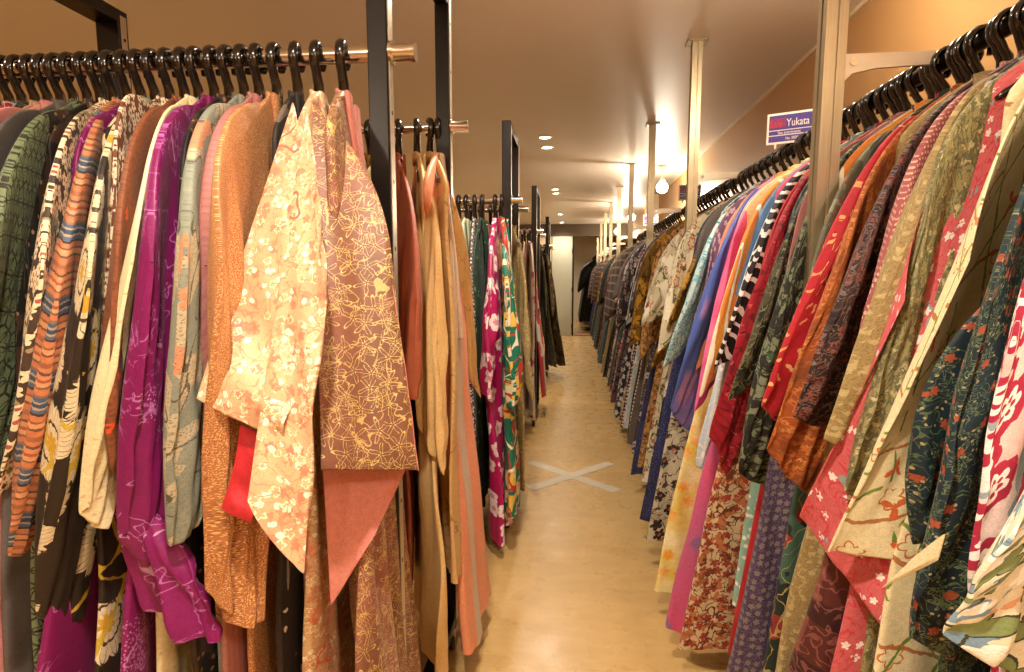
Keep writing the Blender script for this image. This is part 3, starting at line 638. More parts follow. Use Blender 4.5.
fab('dusty_rose_dot', 'a85a58', [('dot', 'dcb0a0', dict(s=88, R=.27, r=.05)), ('dot', '8a3c44', dict(s=44, R=.1, r=.0, off=.01))])
fab('dark_brown_scroll', '33211f', [('line', '75605a', dict(s=36, w=.04, dist=2)), ('ring', '8a4a3c', dict(s=28, R=.36, n=7, w=.06, p=.55)), ('dot', '6b3a34', dict(s=28, R=.12)), ('blob', '191419', dict(s=12, t=.62, off=4))])
fab('orange_batik', 'a8541f', [('ring', 'd08a48', dict(s=30, R=.4, n=8, w=.08, p=.7)), ('line', 'c8703a', dict(s=34, w=.04)), ('soft', '7a3c1c', dict(s=12, lo=.45))])
fab('red_yellow_fleck', 'bb1c2c', [('star', 'e9c079', dict(s=30, R=.35, n=2, k=.8, p=.55)), ('soft', 'd23a44', dict(s=5, o=.5))])
fab('greygreen_speckle', '6d705a', [('flower', '9a5a4c', dict(s=40, R=.3, p=.5)), ('blob', '8f937a', dict(s=22, t=.56))])
fab('sage_black_camo', '7c8468', [('blob', '1f1e1a', dict(s=17, t=.5, dist=1.6, det=3)), ('line', '2c3024', dict(s=26, w=.03)), ('blob', '2d5a36', dict(s=9, t=.68, off=4))])
fab('red_pattern', 'b01c30', [('line', '6e1020', dict(s=14, w=.03)), ('ring', 'd85058', dict(s=12, R=.36, n=6, w=.03, p=.6)), ('stripe', '8c1828', dict(s=30, d=.3, a=.7))])
fab('black_white_wave', '1c171c', [('stripe', 'e8e0dc', dict(s=24, d=.32, a=1.35, wob=.13, ws=6))])
fab('white_blue', 'dfe6ea', [('soft', 'b9cce0', dict(s=4)), ('line', 'f2ece4', dict(s=9, w=.02))])
fab('orange_yellow_fade', 'e8a030', [('soft', 'e0703c', dict(s=4)), ('blob', 'b8c048', dict(s=4, t=.62)), ('stripe', 'f6ead0', dict(s=6, d=.14, a=.1))])
fab('hot_pink', 'd8478c', [('soft', 'f08ab0', dict(s=4, lo=.4, hi=.65))])
fab('lavender_blue_fade', 'b79ad0', [('band', '4f66b4', dict(lo=.28, hi=.55, wob=.2)), ('soft', 'e89ac0', dict(s=3.5, lo=.5, hi=.7, o=.6))])
fab('lightblue_flower', 'cfe8e6', [('starline', '2f93a8', dict(s=10, R=.55, n=8, k=.7, w=.05)), ('ring', '58b0c4', dict(s=10, R=.35, n=8, w=.05)), ('blob', '7cc4d0', dict(s=6, t=.6, off=3))])
fab('gold_olive', '8a661c', [('blob', 'c8962e', dict(s=10, t=.52)), ('line', '3c2c10', dict(s=12, w=.02))])
fab('ivory_leaf_line', 'd4c9a8', [('line', '5b6048', dict(s=12, w=.025)), ('ring', 'b05844', dict(s=10, R=.3, n=5, w=.05, p=.5)), ('blob', 'e8e0c8', dict(s=7, t=.58))])
fab('ivory_black_flower', 'cdc2a8', [('flower', '2c2422', dict(s=16, R=.5, n=5, p=.55)), ('flower', 'a89c86', dict(s=13, R=.45, n=5, p=.5, off=4)), ('dot', 'b0543c', dict(s=16, R=.12, p=.5)), ('line', '4c443c', dict(s=16, w=.018))])
fab('navy_denim', '23284c', [('soft', '32386a', dict(s=9)), ('dot', '8f94b0', dict(s=90, R=.14, p=.4))])
fab('black_ivory_bold', '1a171c', [('blob', 'd9cdb4', dict(s=9, t=.53, dist=.6)), ('blob', '343a5c', dict(s=8, t=.6, off=4))])
fab('brown_ivory_dot', '4b3038', [('dot', 'decfb8', dict(s=34, R=.33, r=.3)), ('stripe', '8c5a6c', dict(s=10, d=.3))])
fab('grey_brown_plaid', '6b5a50', [('stripe', '4a3e3a', dict(s=16, d=.4, a=0)), ('stripe', '8c7c70', dict(s=14, d=.25, a=1.57)), ('stripe', '3a3232', dict(s=55, d=.3, a=1.57, o=.6))])
fab('yellow_floral', 'ecd466', [('flower', 'eea63a', dict(s=16, R=.42, n=6, p=.5)), ('soft', 'f6ecb8', dict(s=9))])
fab('pink_lilac', 'd8527e', [('soft', 'b4608c', dict(s=3.5)), ('blob', '8a6090', dict(s=7, t=.64))])
fab('cream_red_floral', 'dcc298', [('flower', 'a04030', dict(s=30, R=.5, n=5, p=.7)), ('blob', 'b8744a', dict(s=28, t=.55, off=2)), ('line', '6a3a28', dict(s=26, w=.03))])
fab('plum_dot', '4d3a54', [('flower', '80766c', dict(s=44, R=.36, r=.35)), ('dot', '6f6080', dict(s=170, R=.26))])
fab('darkgreen_red_floral', '23302a', [('flower', '8c2c2c', dict(s=9, R=.42, p=.6)), ('blob', '3f6050', dict(s=8, t=.56)), ('line', 'a89258', dict(s=12, w=.012))])
fab('wine_plaid', '5c2a26', [('stripe', '7d4438', dict(s=7, d=.5)), ('stripe', '3a1a1c', dict(s=7, d=.35, a=1.57)), ('line', 'a8685c', dict(s=24, w=.03, o=.5))])
fab('bright_red', 'a81826', [('soft', 'd83a3c', dict(s=6, o=.5))])
fab('blue_plain', '4a78b4', [('soft', '7aa6cc', dict(s=5))])
fab('mint', '9cc8b4', [('dot', 'f0efe0', dict(s=30, R=.2))])
fab('olive_black', '4b4a34', [('blob', '1c1b18', dict(s=22, t=.5, dist=1)), ('line', '7a7658', dict(s=30, w=.03))])
fab('black_fabric', '17130f', [('line', '3a3028', dict(s=16, w=.02))])
fab('teal_slate', '3c5054', [('stripe', '5c7478', dict(s=24, d=.4))])
fab('brown_black', '3f2c20', [('blob', '1a1410', dict(s=10, t=.5)), ('dot', '8a6a4a', dict(s=40, R=.18, p=.5))])
fab('grey_stripe', '6a6864', [('stripe', '34343a', dict(s=34, d=.4))])
fab('indigo_white', '1f2744', [('flower', 'c8c4b8', dict(s=16, R=.4, p=.6))])
fab('fawn_fur', '8c6436', [('blob', 'b88a50', dict(s=40, t=.5, det=4)), ('blob', '5a3c1e', dict(s=30, t=.58, off=2, det=4))], rough=.9, bump=.6)
exec_fabrics = True

# ------------------------------------------------------------------ left front rail
ZR = 1.9; ROTL = -PI/2; ROTR = PI
def Lp(px, py, Y=.87): return at(px, py, 1, Y)
def Lx(px, py, X): return at(px, py, 0, X)
G1 = 'kimonos on the nearest left rail'
y1 = RY[0][0]
HL = []     # (hook px, fabric, label, dict)
HL.append((343, 'rose_gold_maple', 'rosy brown kimono with gold star leaf outlines ending the nearest left rail', dict(
    T=at(392, 285, 1, 1.06), B=at(417, 470, 1, 1.02), R=at(321, 470, 1, .88), A=(-.56, 1.17, 1.772), collar='salmon_silk', lining='pink_lining',
    P=dict(bulge=.05, hf=.34, L=1.62, amp=.02, th=.02, ths=.010, ampS=.007, fan=.10, folds=1.3, uo=0, sag=0, bow=0, flat=True),
    flaps=[dict(name='inner_sleeve', m='pink_lining', c=[at(322, 455, 1, .98), at(408, 462, 1, 1.08), at(372, 540, 1, 1.0), at(331, 606, 1, .96)], folds=.6, amp=.002, bow=0, sag=0, bulge=0)]),))
HL.append((318, 'cream_pink_motif', 'cream kimono with pink and orange motifs flaring widest on the nearest left rail', dict(
    T=at(197, 398, 1, .88), B=at(285, 442, 1, .84), R=at(322, 300, 1, .92), A=at(293, 103, 1, 1.10), lining=None,
    P=dict(bulge=0.0, hf=.30, L=1.45, amp=.012, th=.02, ths=.010, ampS=.010, folds=1.7, sag=0, bow=0, flat=True),
    flaps=[dict(name='front_panel', m='cream_pink_motif', c=[at(306, 112, 1, 1.07), at(248, 500, 1, .80), at(302, 574, 1, .79), at(326, 300, 1, .88)], amp=.010, folds=1.2, th=.009, sag=0, bulge=.0),
           dict(name='pink_lining', m='red_lining', c=[at(240, 425, 1, .88), at(221, 508, 1, .86), at(252, 524, 1, .85), at(275, 440, 1, .88)], amp=.004, th=.003, bulge=-.006, sag=0, bow=0)]),))
HL.append((297, 'black_white_splash', 'black kimono with white splashes tucked behind the cream motif kimono', dict(P=dict(bulge=.03, ths=.010), T=at(272, 230, 1, 1.06), B=at(290, 590, 1, 1.0))))
HL.append((276, 'orange_gold_dot', 'tan orange kimono with tiny gold dots and red sleeve lining', dict(T=Lp(222, 262), B=Lp(210, 590), R=Lp(262, 620, .9), P=dict(ths=.016, ampS=.010, hf=.3, sag=.04))))
HL.append((258, 'dusty_pink', 'dusty pink ribbed kimono between the orange and grey green kimonos', dict(T=Lp(206, 265, .92), B=Lp(213, 470, .95), P=dict(ths=.022))))
HL.append((243, 'sage_orange_leaf', 'grey green kimono with orange leaf shapes', dict(T=Lp(186, 255), B=Lp(173, 546), R=Lp(205, 500, .93), P=dict(ths=.021, ampS=.008))))
HL.append((228, 'brown_black', 'dark speckled kimono wedged between the purple and grey green ones', dict(T=Lp(185, 255, .98), B=Lp(180, 440, 1.0))))
HL.append((213, 'purple_crane', 'vivid purple kimono with faint silver cranes', dict(T=Lp(152, 262), B=Lp(122, 535), R=Lp(172, 590, .92), P=dict(ths=.021, ampS=.007, hf=.44, L=1.5, fan=-.10),
    flaps=[dict(name='sleeve_fold', m='purple_crane', c=[at(114, 500, 1, .92), at(160, 520, 1, .90), at(215, 645, 1, .88), at(135, 590, 1, .92)], amp=.02, th=.01, folds=2.2)])))
HL.append((197, 'cream_ivory', 'ivory kimono with tiny beige specks left of the purple kimono', dict(T=Lp(134, 255), B=Lp(80, 508, .86), R=Lp(108, 528, .9), P=dict(hf=.36))))
HL.append((183, 'brown_red_dot', 'brown kimono dotted with small red spots', dict(T=Lp(117, 260), B=Lp(106, 470), P=dict(ths=.016))))
HL.append((168, 'brown_cream_floral', 'brown kimono densely covered with small cream blossoms', dict(T=Lp(116, 180, .98), B=Lp(104, 420, .95))))
HL.append((153, 'black_peony', 'black brown kimono with large pale peonies and yellow scrolls', dict(T=Lp(89, 288), B=Lp(34, 612), R=Lp(80, 620, .95), collar='green_grey_collar', P=dict(ths=.021, ampS=.006, hf=.4))))
HL.append((139, 'purple_crane', 'second purple kimono showing below the black peony kimono', dict(P=dict(hf=.46, L=1.5, fan=-.06))))
HL.append((125, 'stripe_multi', 'kimono with orange, brown and slate blue cross stripes', dict(T=Lp(57, 298), B=Lp(11, 556), R=Lp(30, 535, .93), P=dict(ths=.021, ampS=.004))))
HL.append((111, 'dark_cream_flower', 'dark kimono with tight cream blossoms left of the striped kimono', dict(T=Lp(42, 275), B=Lp(0, 500), P=dict(ths=.014))))
HL.append((98, 'brown_black', 'dark brown speckled kimono behind the cream blossom one', {}))
HL.append((85, 'green_hemp', 'green kimono with black hemp leaf star lattice', dict(T=Lp(-12, 270, .86), B=Lp(-65, 480, .86), R=Lp(5, 480, .98), P=dict(ths=.021, ampS=.005))))
HL.append((71, 'grey_plain', 'plain grey kimono at the left edge of the view', dict(T=Lp(-40, 250), B=Lp(-110, 440))))
HL.append((58, 'pink_plain', 'plain rose pink kimono at the far left of the nearest rail', dict(T=Lp(-60, 230), B=Lp(-130, 420))))
HL.append((45, 'beige_pink', 'beige pinstriped kimono beside the rose pink one', {}))
HL.append((32, 'olive_black', 'olive and black mottled kimono near the far left edge', {}))
HL.append((19, 'pink_rosette_floral', 'pink rosette kimono seen only at its shoulder far left', {}))
HL.append((6, 'teal_slate', 'slate teal striped kimono at the leftmost visible hanger', {}))
HL.append((-8, 'black_fabric', 'black kimono just past the left edge of the view', {}))
short = {}
def fabs(k):
    return FAB[k] if isinstance(k, str) else k
def make(i, loc, rz, fk, label, group, o, q, base=None):
    P = params(i, **(base or {})); P.update(o.get('P', {}))
    if 'T' in o and 'ths' not in P: P['ths'] = .011
    fl = [dict(f, m=fabs(f['m'])) for f in o.get('flaps', ())]
    return kimono(loc, rz, FAB[fk], P, label, group, T=o.get('T'), B=o.get('B'), Rr=o.get('R'), A=o.get('A'), collar=fabs(o['collar']) if 'collar' in o else None,
           lining=fabs(o['lining']) if 'lining' in o else None, quality=q, flaps=fl)
for i, (px, fk, label, o) in enumerate(HL):
    X = at(px, 62, 1, y1)[0]
    k = make(i, (X, y1, ZR), ROTL, fk, label, G1, o, 2, dict(back=.27, yaw=.2, bulge=.085))
    hanger((X, y1, ZR), k.rotation_euler[2], 'black hanger of the ' + ' '.join(label.replace(' kimono', '').split()[:9]), 'hangers on the nearest left rail', tilt=rnd.uniform(-.05, .05))

# ------------------------------------------------------------------ other left rails
def rail_set(y, items, group, q, seed, first=-.50, step=.045, base=None, where='', z=1.9):
    for j, it in enumerate(items):
        fk, label = it[0], it[1]; o = it[2] if len(it) > 2 else {}
        X = o.get('X', first-step*j)
        k = make(seed+j, (X, y, z), ROTL, fk, label, group, o, q, base)
        hanger((X, y, z), k.rotation_euler[2], 'black hanger of the ' + ' '.join(label.replace(' kimono', '').split()[:9]), 'hangers on ' + where, tilt=rnd.uniform(-.12, .12))
y2 = RY[0][1]
rail_set(y2, [
    ('tan_crackle', 'tan kimono with thin crackle lines ending the second left rail', dict(X=-.49, T=at(470, 330, 0, -.40), B=at(483, 400, 0, -.36), P=dict(hf=.30, L=1.40, amp=.012, ths=.014))),
    ('yellow_cream', 'pale yellow cream kimono between the two nearest black posts', dict(X=-.535, T=at(436, 300, 1, 1.62), B=at(447, 474, 1, 1.55), R=at(418, 420, 1, 1.62), P=dict(hf=.42, L=1.64, amp=.014, ths=.02))),
    ('peach_long', 'long peach kimono with a pale grey stripe nearly reaching the floor', dict(X=-.455, P=dict(L=1.69, hf=.20, hb=.26, fan=.115, amp=.008, th=.02, mf=.14, ue=.14, zt=-.3, zb=-.7))),
    ('terracotta', 'terracotta brown kimono right behind the first black post', dict(X=-.60, T=at(418, 300, 1, 1.45), B=at(414, 400, 1, 1.42), R=at(400, 380, 1, 1.5), P=dict(ths=.02, hf=.3))),
    ('khaki_texture', 'khaki textured kimono on the second left rail', dict(X=-.65)),
    ('gold_olive', 'gold and olive kimono on the second left rail', dict(X=-.70)),
    ('brown_black', 'brown spotted kimono on the second left rail', dict(X=-.75)),
    ('beige_pink', 'beige pinstriped kimono on the second left rail', dict(X=-.80)),
    ('pink_plain', 'rose pink kimono on the second left rail', dict(X=-.86)),
    ('navy_denim', 'navy blue kimono on the second left rail', dict(X=-.92)),
], 'kimonos on the second left rail', 2, 60, where='the second left rail', base=dict(zt=-.38, back=.34))
y3 = RY[1][0]; SB = dict(back=.20, hb=.18, L=1.54)
rail_set(y3, [
    ('teal_red_yellow', 'teal, yellow and white kimono with red outlines nearest the aisle', dict(X=-.372, T=at(509, 300, 1, 2.64), B=at(512, 410, 1, 2.60), R=at(522, 380, 1, 2.8), P=dict(hf=.30, L=1.52, fan=.03, amp=.014, th=.024, ths=.022))),
    ('magenta_white', 'magenta kimono with white flowers beside the second rack post', dict(X=-.405, T=at(490, 290, 1, 2.56), B=at(486, 400, 1, 2.5), P=dict(hf=.36, L=1.62, fan=.04, amp=.016, th=.024, ths=.018))),
    ('dark_green_leaf', 'dark green kimono left of the magenta floral kimono', dict(X=-.475, P=dict(ue=.34, hf=.34))),
    ('purple_check', 'purple and white checkered kimono left of the dark green one', dict(X=-.515, P=dict(ue=.38, zb=-1.1, hf=.40, yaw=.1))),
    ('pale_jade', 'pale jade green kimono on the middle left rail', dict(X=-.56, P=dict(ue=.34))),
    ('beige_pink', 'beige pinstriped kimono left of the jade green one', dict(X=-.60, P=dict(ue=.44, hf=.36))),
    ('tan_crackle', 'sand coloured kimono with crackle lines on the middle left rail', dict(X=-.64, P=dict(ue=.46, hf=.40, yaw=.15, ths=.02))),
    ('peach', 'plain peach kimono on the middle left rail', dict(X=-.69)),
    ('brown_cream_floral', 'brown blossom kimono on the middle left rail', dict(X=-.75)),
    ('terracotta', 'terracotta kimono on the middle left rail', dict(X=-.81)),
    ('grey_plain', 'plain grey kimono on the middle left rail', dict(X=-.87)),
    ('yellow_cream', 'yellow cream kimono on the middle left rail', dict(X=-.94)),
], 'kimonos on the middle left rail', 2, 90, where='the middle left rail', z=1.79, base=SB)
rail_set(RY[1][1], [
    ('khaki_texture', 'khaki kimono at the aisle end behind the teal patterned one', dict(X=-.375, T=at(526, 300, 1, 3.05), B=at(531, 400, 1, 3.02), P=dict(hf=.26, L=1.56, fan=.02, amp=.014, ths=.016))),
    ('tan_crackle', 'sand coloured kimono on the fourth left rail', dict(X=-.43, P=dict(hf=.2, fan=.10))),
    ('dusty_pink', 'dusty pink kimono on the fourth left rail', dict(X=-.49)),
    ('gold_olive', 'gold olive kimono on the fourth left rail', dict(X=-.55)),
    ('cream_ivory', 'ivory kimono on the fourth left rail', dict(X=-.61)),
], 'kimonos on the fourth left rail', 1, 120, where='the fourth left rail', z=1.79, base=dict(hf=.2, ue=.2, L=1.5))
rail_set(RY[2][0], [
    ('white_pink_flower', 'whitish kimono with a pink flower spray on the fifth left rail', dict(X=-.385, P=dict(ue=.34, yaw=.2))),
    ('beige_pink', 'beige pinstriped kimono on the fifth left rail', dict(X=-.43, P=dict(ue=.36))),
    ('white_red', 'white and red kimono on the fifth left rail', dict(X=-.48)),
    ('khaki_texture', 'khaki kimono on the fifth left rail', dict(X=-.53)),
    ('cream_ivory', 'ivory kimono with specks on the fifth left rail', dict(X=-.58)),
    ('brown_cream_floral', 'brown blossom kimono on the fifth left rail', dict(X=-.64)),
    ('magenta_white', 'magenta kimono on the fifth left rail', dict(X=-.70)),
], 'kimonos on the fifth left rail', 1, 140, where='the fifth left rail', z=1.79, base=SB)
rail_set(RY[2][1], [
    ('white_red', 'white and red kimono at the aisle end of the sixth left rail', dict(X=-.385, P=dict(hf=.2, fan=.12, ue=.2))),
    ('brown_olive_mix', 'mottled brown kimono on the sixth left rail', dict(X=-.44, P=dict(fan=.06))),
    ('brown_black', 'dark brown kimono on the sixth left rail', dict(X=-.50)),
    ('tan_crackle', 'tan kimono on the sixth left rail', dict(X=-.57)),
], 'kimonos on the sixth left rail', 1, 150, where='the sixth left rail', z=1.79, base=dict(hf=.2, ue=.2, L=1.5))
rail_set(RY[3][0], [
    ('brown_olive_mix', 'brown olive mottled kimono on the rail nearest the grey pillar', dict(X=-.385, P=dict(fan=.22, ue=.3, yaw=.5, ths=.03))),
    ('olive_black', 'olive and black kimono on the rail nearest the grey pillar', dict(X=-.44, P=dict(fan=.16, yaw=.3))),
    ('brown_black', 'dark brown kimono on the rail nearest the grey pillar', dict(X=-.50)),
    ('wine_plaid', 'wine plaid kimono on the rail nearest the grey pillar', dict(X=-.57)),
    ('navy_denim', 'navy kimono on the rail nearest the grey pillar', dict(X=-.64)),
], 'kimonos on the rail nearest the grey pillar', 1, 160, where='the rail nearest the grey pillar', z=1.79, base=SB)

# ------------------------------------------------------------------ right rail
XR = .87
def Rx(px, py, X=.45): return at(px, py, 0, X)
GR = 'kimonos on the right rail before the second pole'
HR = []     # (Y, fabric, label, opts)
def hr(Y, fk, label, **o): HR.append((Y, fk, label, o))
hr(.80, 'pale_green_floral', 'pale kimono with green and blue leaves at the lower right corner', T=Rx(1014, 535, .50), B=Rx(951, 640, .46), R=Rx(1060, 676, .60), P=dict(ths=.010, ampS=.008, hf=.2, bulge=.0))
hr(.86, 'pink_rosette_floral', 'white and pink kimono with red rosettes at the right edge', T=Rx(1014, 340, .53), B=Rx(976, 600, .50), R=Rx(1075, 590, .66), P=dict(ths=.014, hf=.36))
hr(.93, 'navy_flower', 'navy kimono with small orange flowers and green scrolls', T=Rx(990, 300, .55), B=Rx(915, 640, .47), R=Rx(985, 650, .62), P=dict(ths=.012, ampS=.010, hf=.42),
   flaps=[dict(name='front_panel', m='navy_flower', c=[Rx(1000, 290, .60), Rx(912, 432, .50), Rx(914, 545, .52), Rx(1000, 470, .62)], amp=.008, folds=1.3, th=.01),
          dict(name='white_lining', m='cream_ivory', c=[Rx(945, 534, .455), Rx(938, 560, .455), Rx(882, 588, .445), Rx(912, 560, .45)], amp=.0, th=.003, bulge=.0, sag=0, bow=0)])
hr(1.00, 'cream_bamboo', 'cream kimono with green bamboo lines and orange leaves', T=Rx(970, 258, .57), B=Rx(829, 552, .47), R=Rx(914, 560, .58), P=dict(ths=.008, ampS=.004, hf=.40, folds=1.3, sag=0, bow=0))
hr(1.045, 'coral_pink_floral', 'coral pink kimono with blue and white blossoms', T=Rx(905, 300, .56), B=Rx(800, 516, .47), R=Rx(892, 640, .56), P=dict(ths=.010, ampS=.006, hf=.40, sag=0, bow=0))
hr(1.09, 'olive_texture', 'olive green kimono with a rough leafy texture', T=Rx(928, 212, .60), B=Rx(842, 490, .50), R=Rx(905, 500, .60), P=dict(ths=.014, ampS=.008))
hr(1.135, 'charcoal_white_flower', 'charcoal kimono with pale flowers behind the olive green one', T=Rx(912, 232, .60), B=Rx(868, 400, .54))
hr(1.18, 'khaki_texture', 'khaki speckled kimono between the charcoal and dusty rose ones', T=Rx(922, 192, .60), B=Rx(826, 440, .48), R=Rx(875, 440, .60), P=dict(ths=.018))
hr(1.225, 'dusty_rose_dot', 'dusty rose kimono with a fine dot grid', T=Rx(896, 218, .58), B=Rx(850, 400, .52), P=dict(ths=.018))
hr(1.28, 'dark_brown_scroll', 'dark brown kimono with grey scrolls and rust blossoms', T=Rx(868, 232, .57), B=Rx(796, 418, .46), R=Rx(835, 420, .58), P=dict(ths=.014, ampS=.006))
hr(1.345, 'orange_batik', 'burnt orange kimono with a batik pattern', T=Rx(848, 240, .57), B=Rx(769, 450, .45), R=Rx(812, 496, .56), P=dict(ths=.013, ampS=.009))
hr(1.40, 'red_yellow_fleck', 'crimson kimono with small yellow flecks', T=Rx(836, 232, .57), B=Rx(763, 405, .45), R=Rx(790, 425, .56), P=dict(ths=.02))
hr(1.45, 'orange_yellow_fade', 'orange and yellow kimono behind the crimson flecked one')
hr(1.50, 'greygreen_speckle', 'grey green kimono speckled with rust', T=Rx(816, 258, .56), B=Rx(775, 450, .50), P=dict(ths=.016))
hr(1.55, 'dusty_pink', 'dusty pink kimono beside the nearest silver pole')
hr(1.60, 'sage_black_camo', 'sage kimono with bold black mottling', T=Rx(800, 240, .57), B=Rx(737, 470, .45), R=Rx(765, 482, .55), P=dict(ths=.022, ampS=.009))
hr(1.65, 'teal_slate', 'slate teal striped kimono right of the dark mottled ones')
hr(1.70, 'olive_black', 'olive and black mottled kimono left of the sage one', T=Rx(782, 260, .57), B=Rx(728, 400, .46), P=dict(ths=.02))
hr(1.75, 'mint', 'mint kimono with white dots behind the red ones')
hr(1.80, 'red_pattern', 'deep red patterned kimono with draped sleeve', T=Rx(775, 240, .57), B=Rx(714, 440, .45), R=Rx(733, 490, .54), P=dict(ths=.022, ampS=.012))
hr(1.86, 'bright_red', 'plain bright red kimono beside the wave striped one', T=Rx(764, 262, .57), B=Rx(730, 420, .50))
hr(1.92, 'black_white_wave', 'black kimono with white wave stripes', T=Rx(763, 240, .57), B=Rx(716, 368, .46), P=dict(ths=.024, ampS=.004))
hr(1.98, 'blue_plain', 'soft blue kimono above the wave striped one', P=dict(ue=.34, zb=-.6))
hr(2.04, 'white_blue', 'white and pale blue kimono with long hanging sleeve', T=Rx(748, 275, .55), B=Rx(699, 466, .46), R=Rx(718, 478, .52), P=dict(ths=.022, ampS=.01))
hr(2.10, 'cream_ivory', 'ivory kimono beside the white blue one')
hr(2.16, 'orange_yellow_fade', 'golden orange kimono left of the pale blue one', T=Rx(740, 252, .56), B=Rx(699, 396, .46), P=dict(ths=.022))
hr(2.27, 'hot_pink', 'hot pink kimono next to the golden orange one', T=Rx(733, 240, .57), B=Rx(694, 412, .46), P=dict(ths=.024, hf=.42))
hr(2.22, 'yellow_floral', 'yellow kimono with orange blossoms reaching low', P=dict(ue=.32, hf=.515, L=1.72, fan=.0, th=.022, amp=.008))
hr(2.37, 'peach', 'peach kimono between pink and lavender ones')
hr(2.44, 'lavender_blue_fade', 'lavender kimono fading to blue at its sleeve tip', T=Rx(723, 250, .57), B=Rx(670, 408, .44), R=Rx(688, 430, .52), P=dict(ths=.026, ampS=.008))
hr(2.52, 'mauve_floral', 'mauve kimono with pale blossoms beside the lavender one')
hr(2.60, 'ivory_black_flower', 'ivory kimono with black blossoms and long skirt', P=dict(ue=.33, hf=.50, L=1.67, th=.024, amp=.008))
hr(2.68, 'lightblue_flower', 'white kimono with light blue line flowers', T=Rx(702, 265, .57), B=Rx(663, 368, .45), P=dict(ths=.028))
hr(2.76, 'grey_plain', 'plain grey kimono by the second silver pole')
hr(2.84, 'navy_denim', 'navy kimono with plain long skirt by the second silver pole', P=dict(hf=.50, L=1.68, th=.022))
hr(2.92, 'ivory_leaf_line', 'ivory kimono with line drawn leaves by the second silver pole', P=dict(ue=.42, zb=-.9))
hr(3.00, 'gold_olive', 'golden brown kimono just left of the second silver pole', T=Rx(690, 275, .56), B=Rx(651, 370, .44), P=dict(ths=.026))
# bodies showing low at the near right
low = {'plum_dot': (1.475, 'plum kimono with beige dots showing low at the right', dict(P=dict(ue=.22, zb=-.6, hf=.46, L=1.62, th=.034, amp=.012, fan=.03))),
       'darkgreen_red_floral': (1.37, 'dark green kimono with red blossoms showing low at the right', dict(P=dict(ue=.2, zb=-.6, hf=.39, L=1.58, th=.024, amp=.01))),
       'wine_plaid': (1.155, 'wine brown plaid kimono showing low at the right', dict(P=dict(ue=.2, zb=-.6, hf=.42, L=1.55, th=.03, amp=.014))),
       'cream_red_floral': (1.775, 'cream kimono with red blossoms showing low below the red sleeve', dict(P=dict(ue=.2, zb=-.6, hf=.49, L=1.68, th=.026, amp=.01, fan=-.06))),
       'pink_lilac': (1.95, 'pink and lilac kimono showing low beside the yellow one', dict(P=dict(ue=.2, zb=-.6, hf=.51, L=1.70, th=.034, amp=.012, fan=.0))),
       }
for k, (Y, lb, o) in low.items(): HR.append((Y, k, lb, o))
HR.append((1.625, 'bright_red', 'bright red kimono showing low beside the plum dotted one', dict(P=dict(ue=.2, zb=-.6, hf=.38, L=1.56, th=.020, amp=.01))))
HR.append((1.265, 'khaki_texture', 'khaki kimono with pale skirt showing low at the right', dict(P=dict(ue=.2, zb=-.6, hf=.40, L=1.56, th=.022, amp=.01))))
HR.sort(key=lambda q: q[0])
last = -1
for i, (Y, fk, label, o) in enumerate(HR):
    k = make(200+i, (XR, Y, ZR), ROTR, fk, label, GR, o, 2, dict(back=.28, hb=.26))
    hanger((XR, Y, ZR), k.rotation_euler[2], 'black hanger of the ' + ' '.join(label.replace(' kimono', '').split()[:9]), 'hangers on the near right rail', tilt=rnd.uniform(-.12, .12))
# hangers and kimonos nearer than the picture's right edge
near = [('navy_denim', 'navy kimono in the row beside the camera'), ('cream_ivory', 'ivory kimono in the row beside the camera'), ('red_pattern', 'red patterned kimono in the row beside the camera')]
for j, (fk, lb) in enumerate(near):
    make(300+j, (XR, .73-.07*j, ZR), ROTR, fk, lb, GR, dict(P=dict(ue=.2, hf=.25)), 1, dict(back=.28))
    hanger((XR, .73-.07*j, ZR), ROTR, 'black hanger of the ' + lb.replace(' kimono', ''), 'hangers on the near right rail')

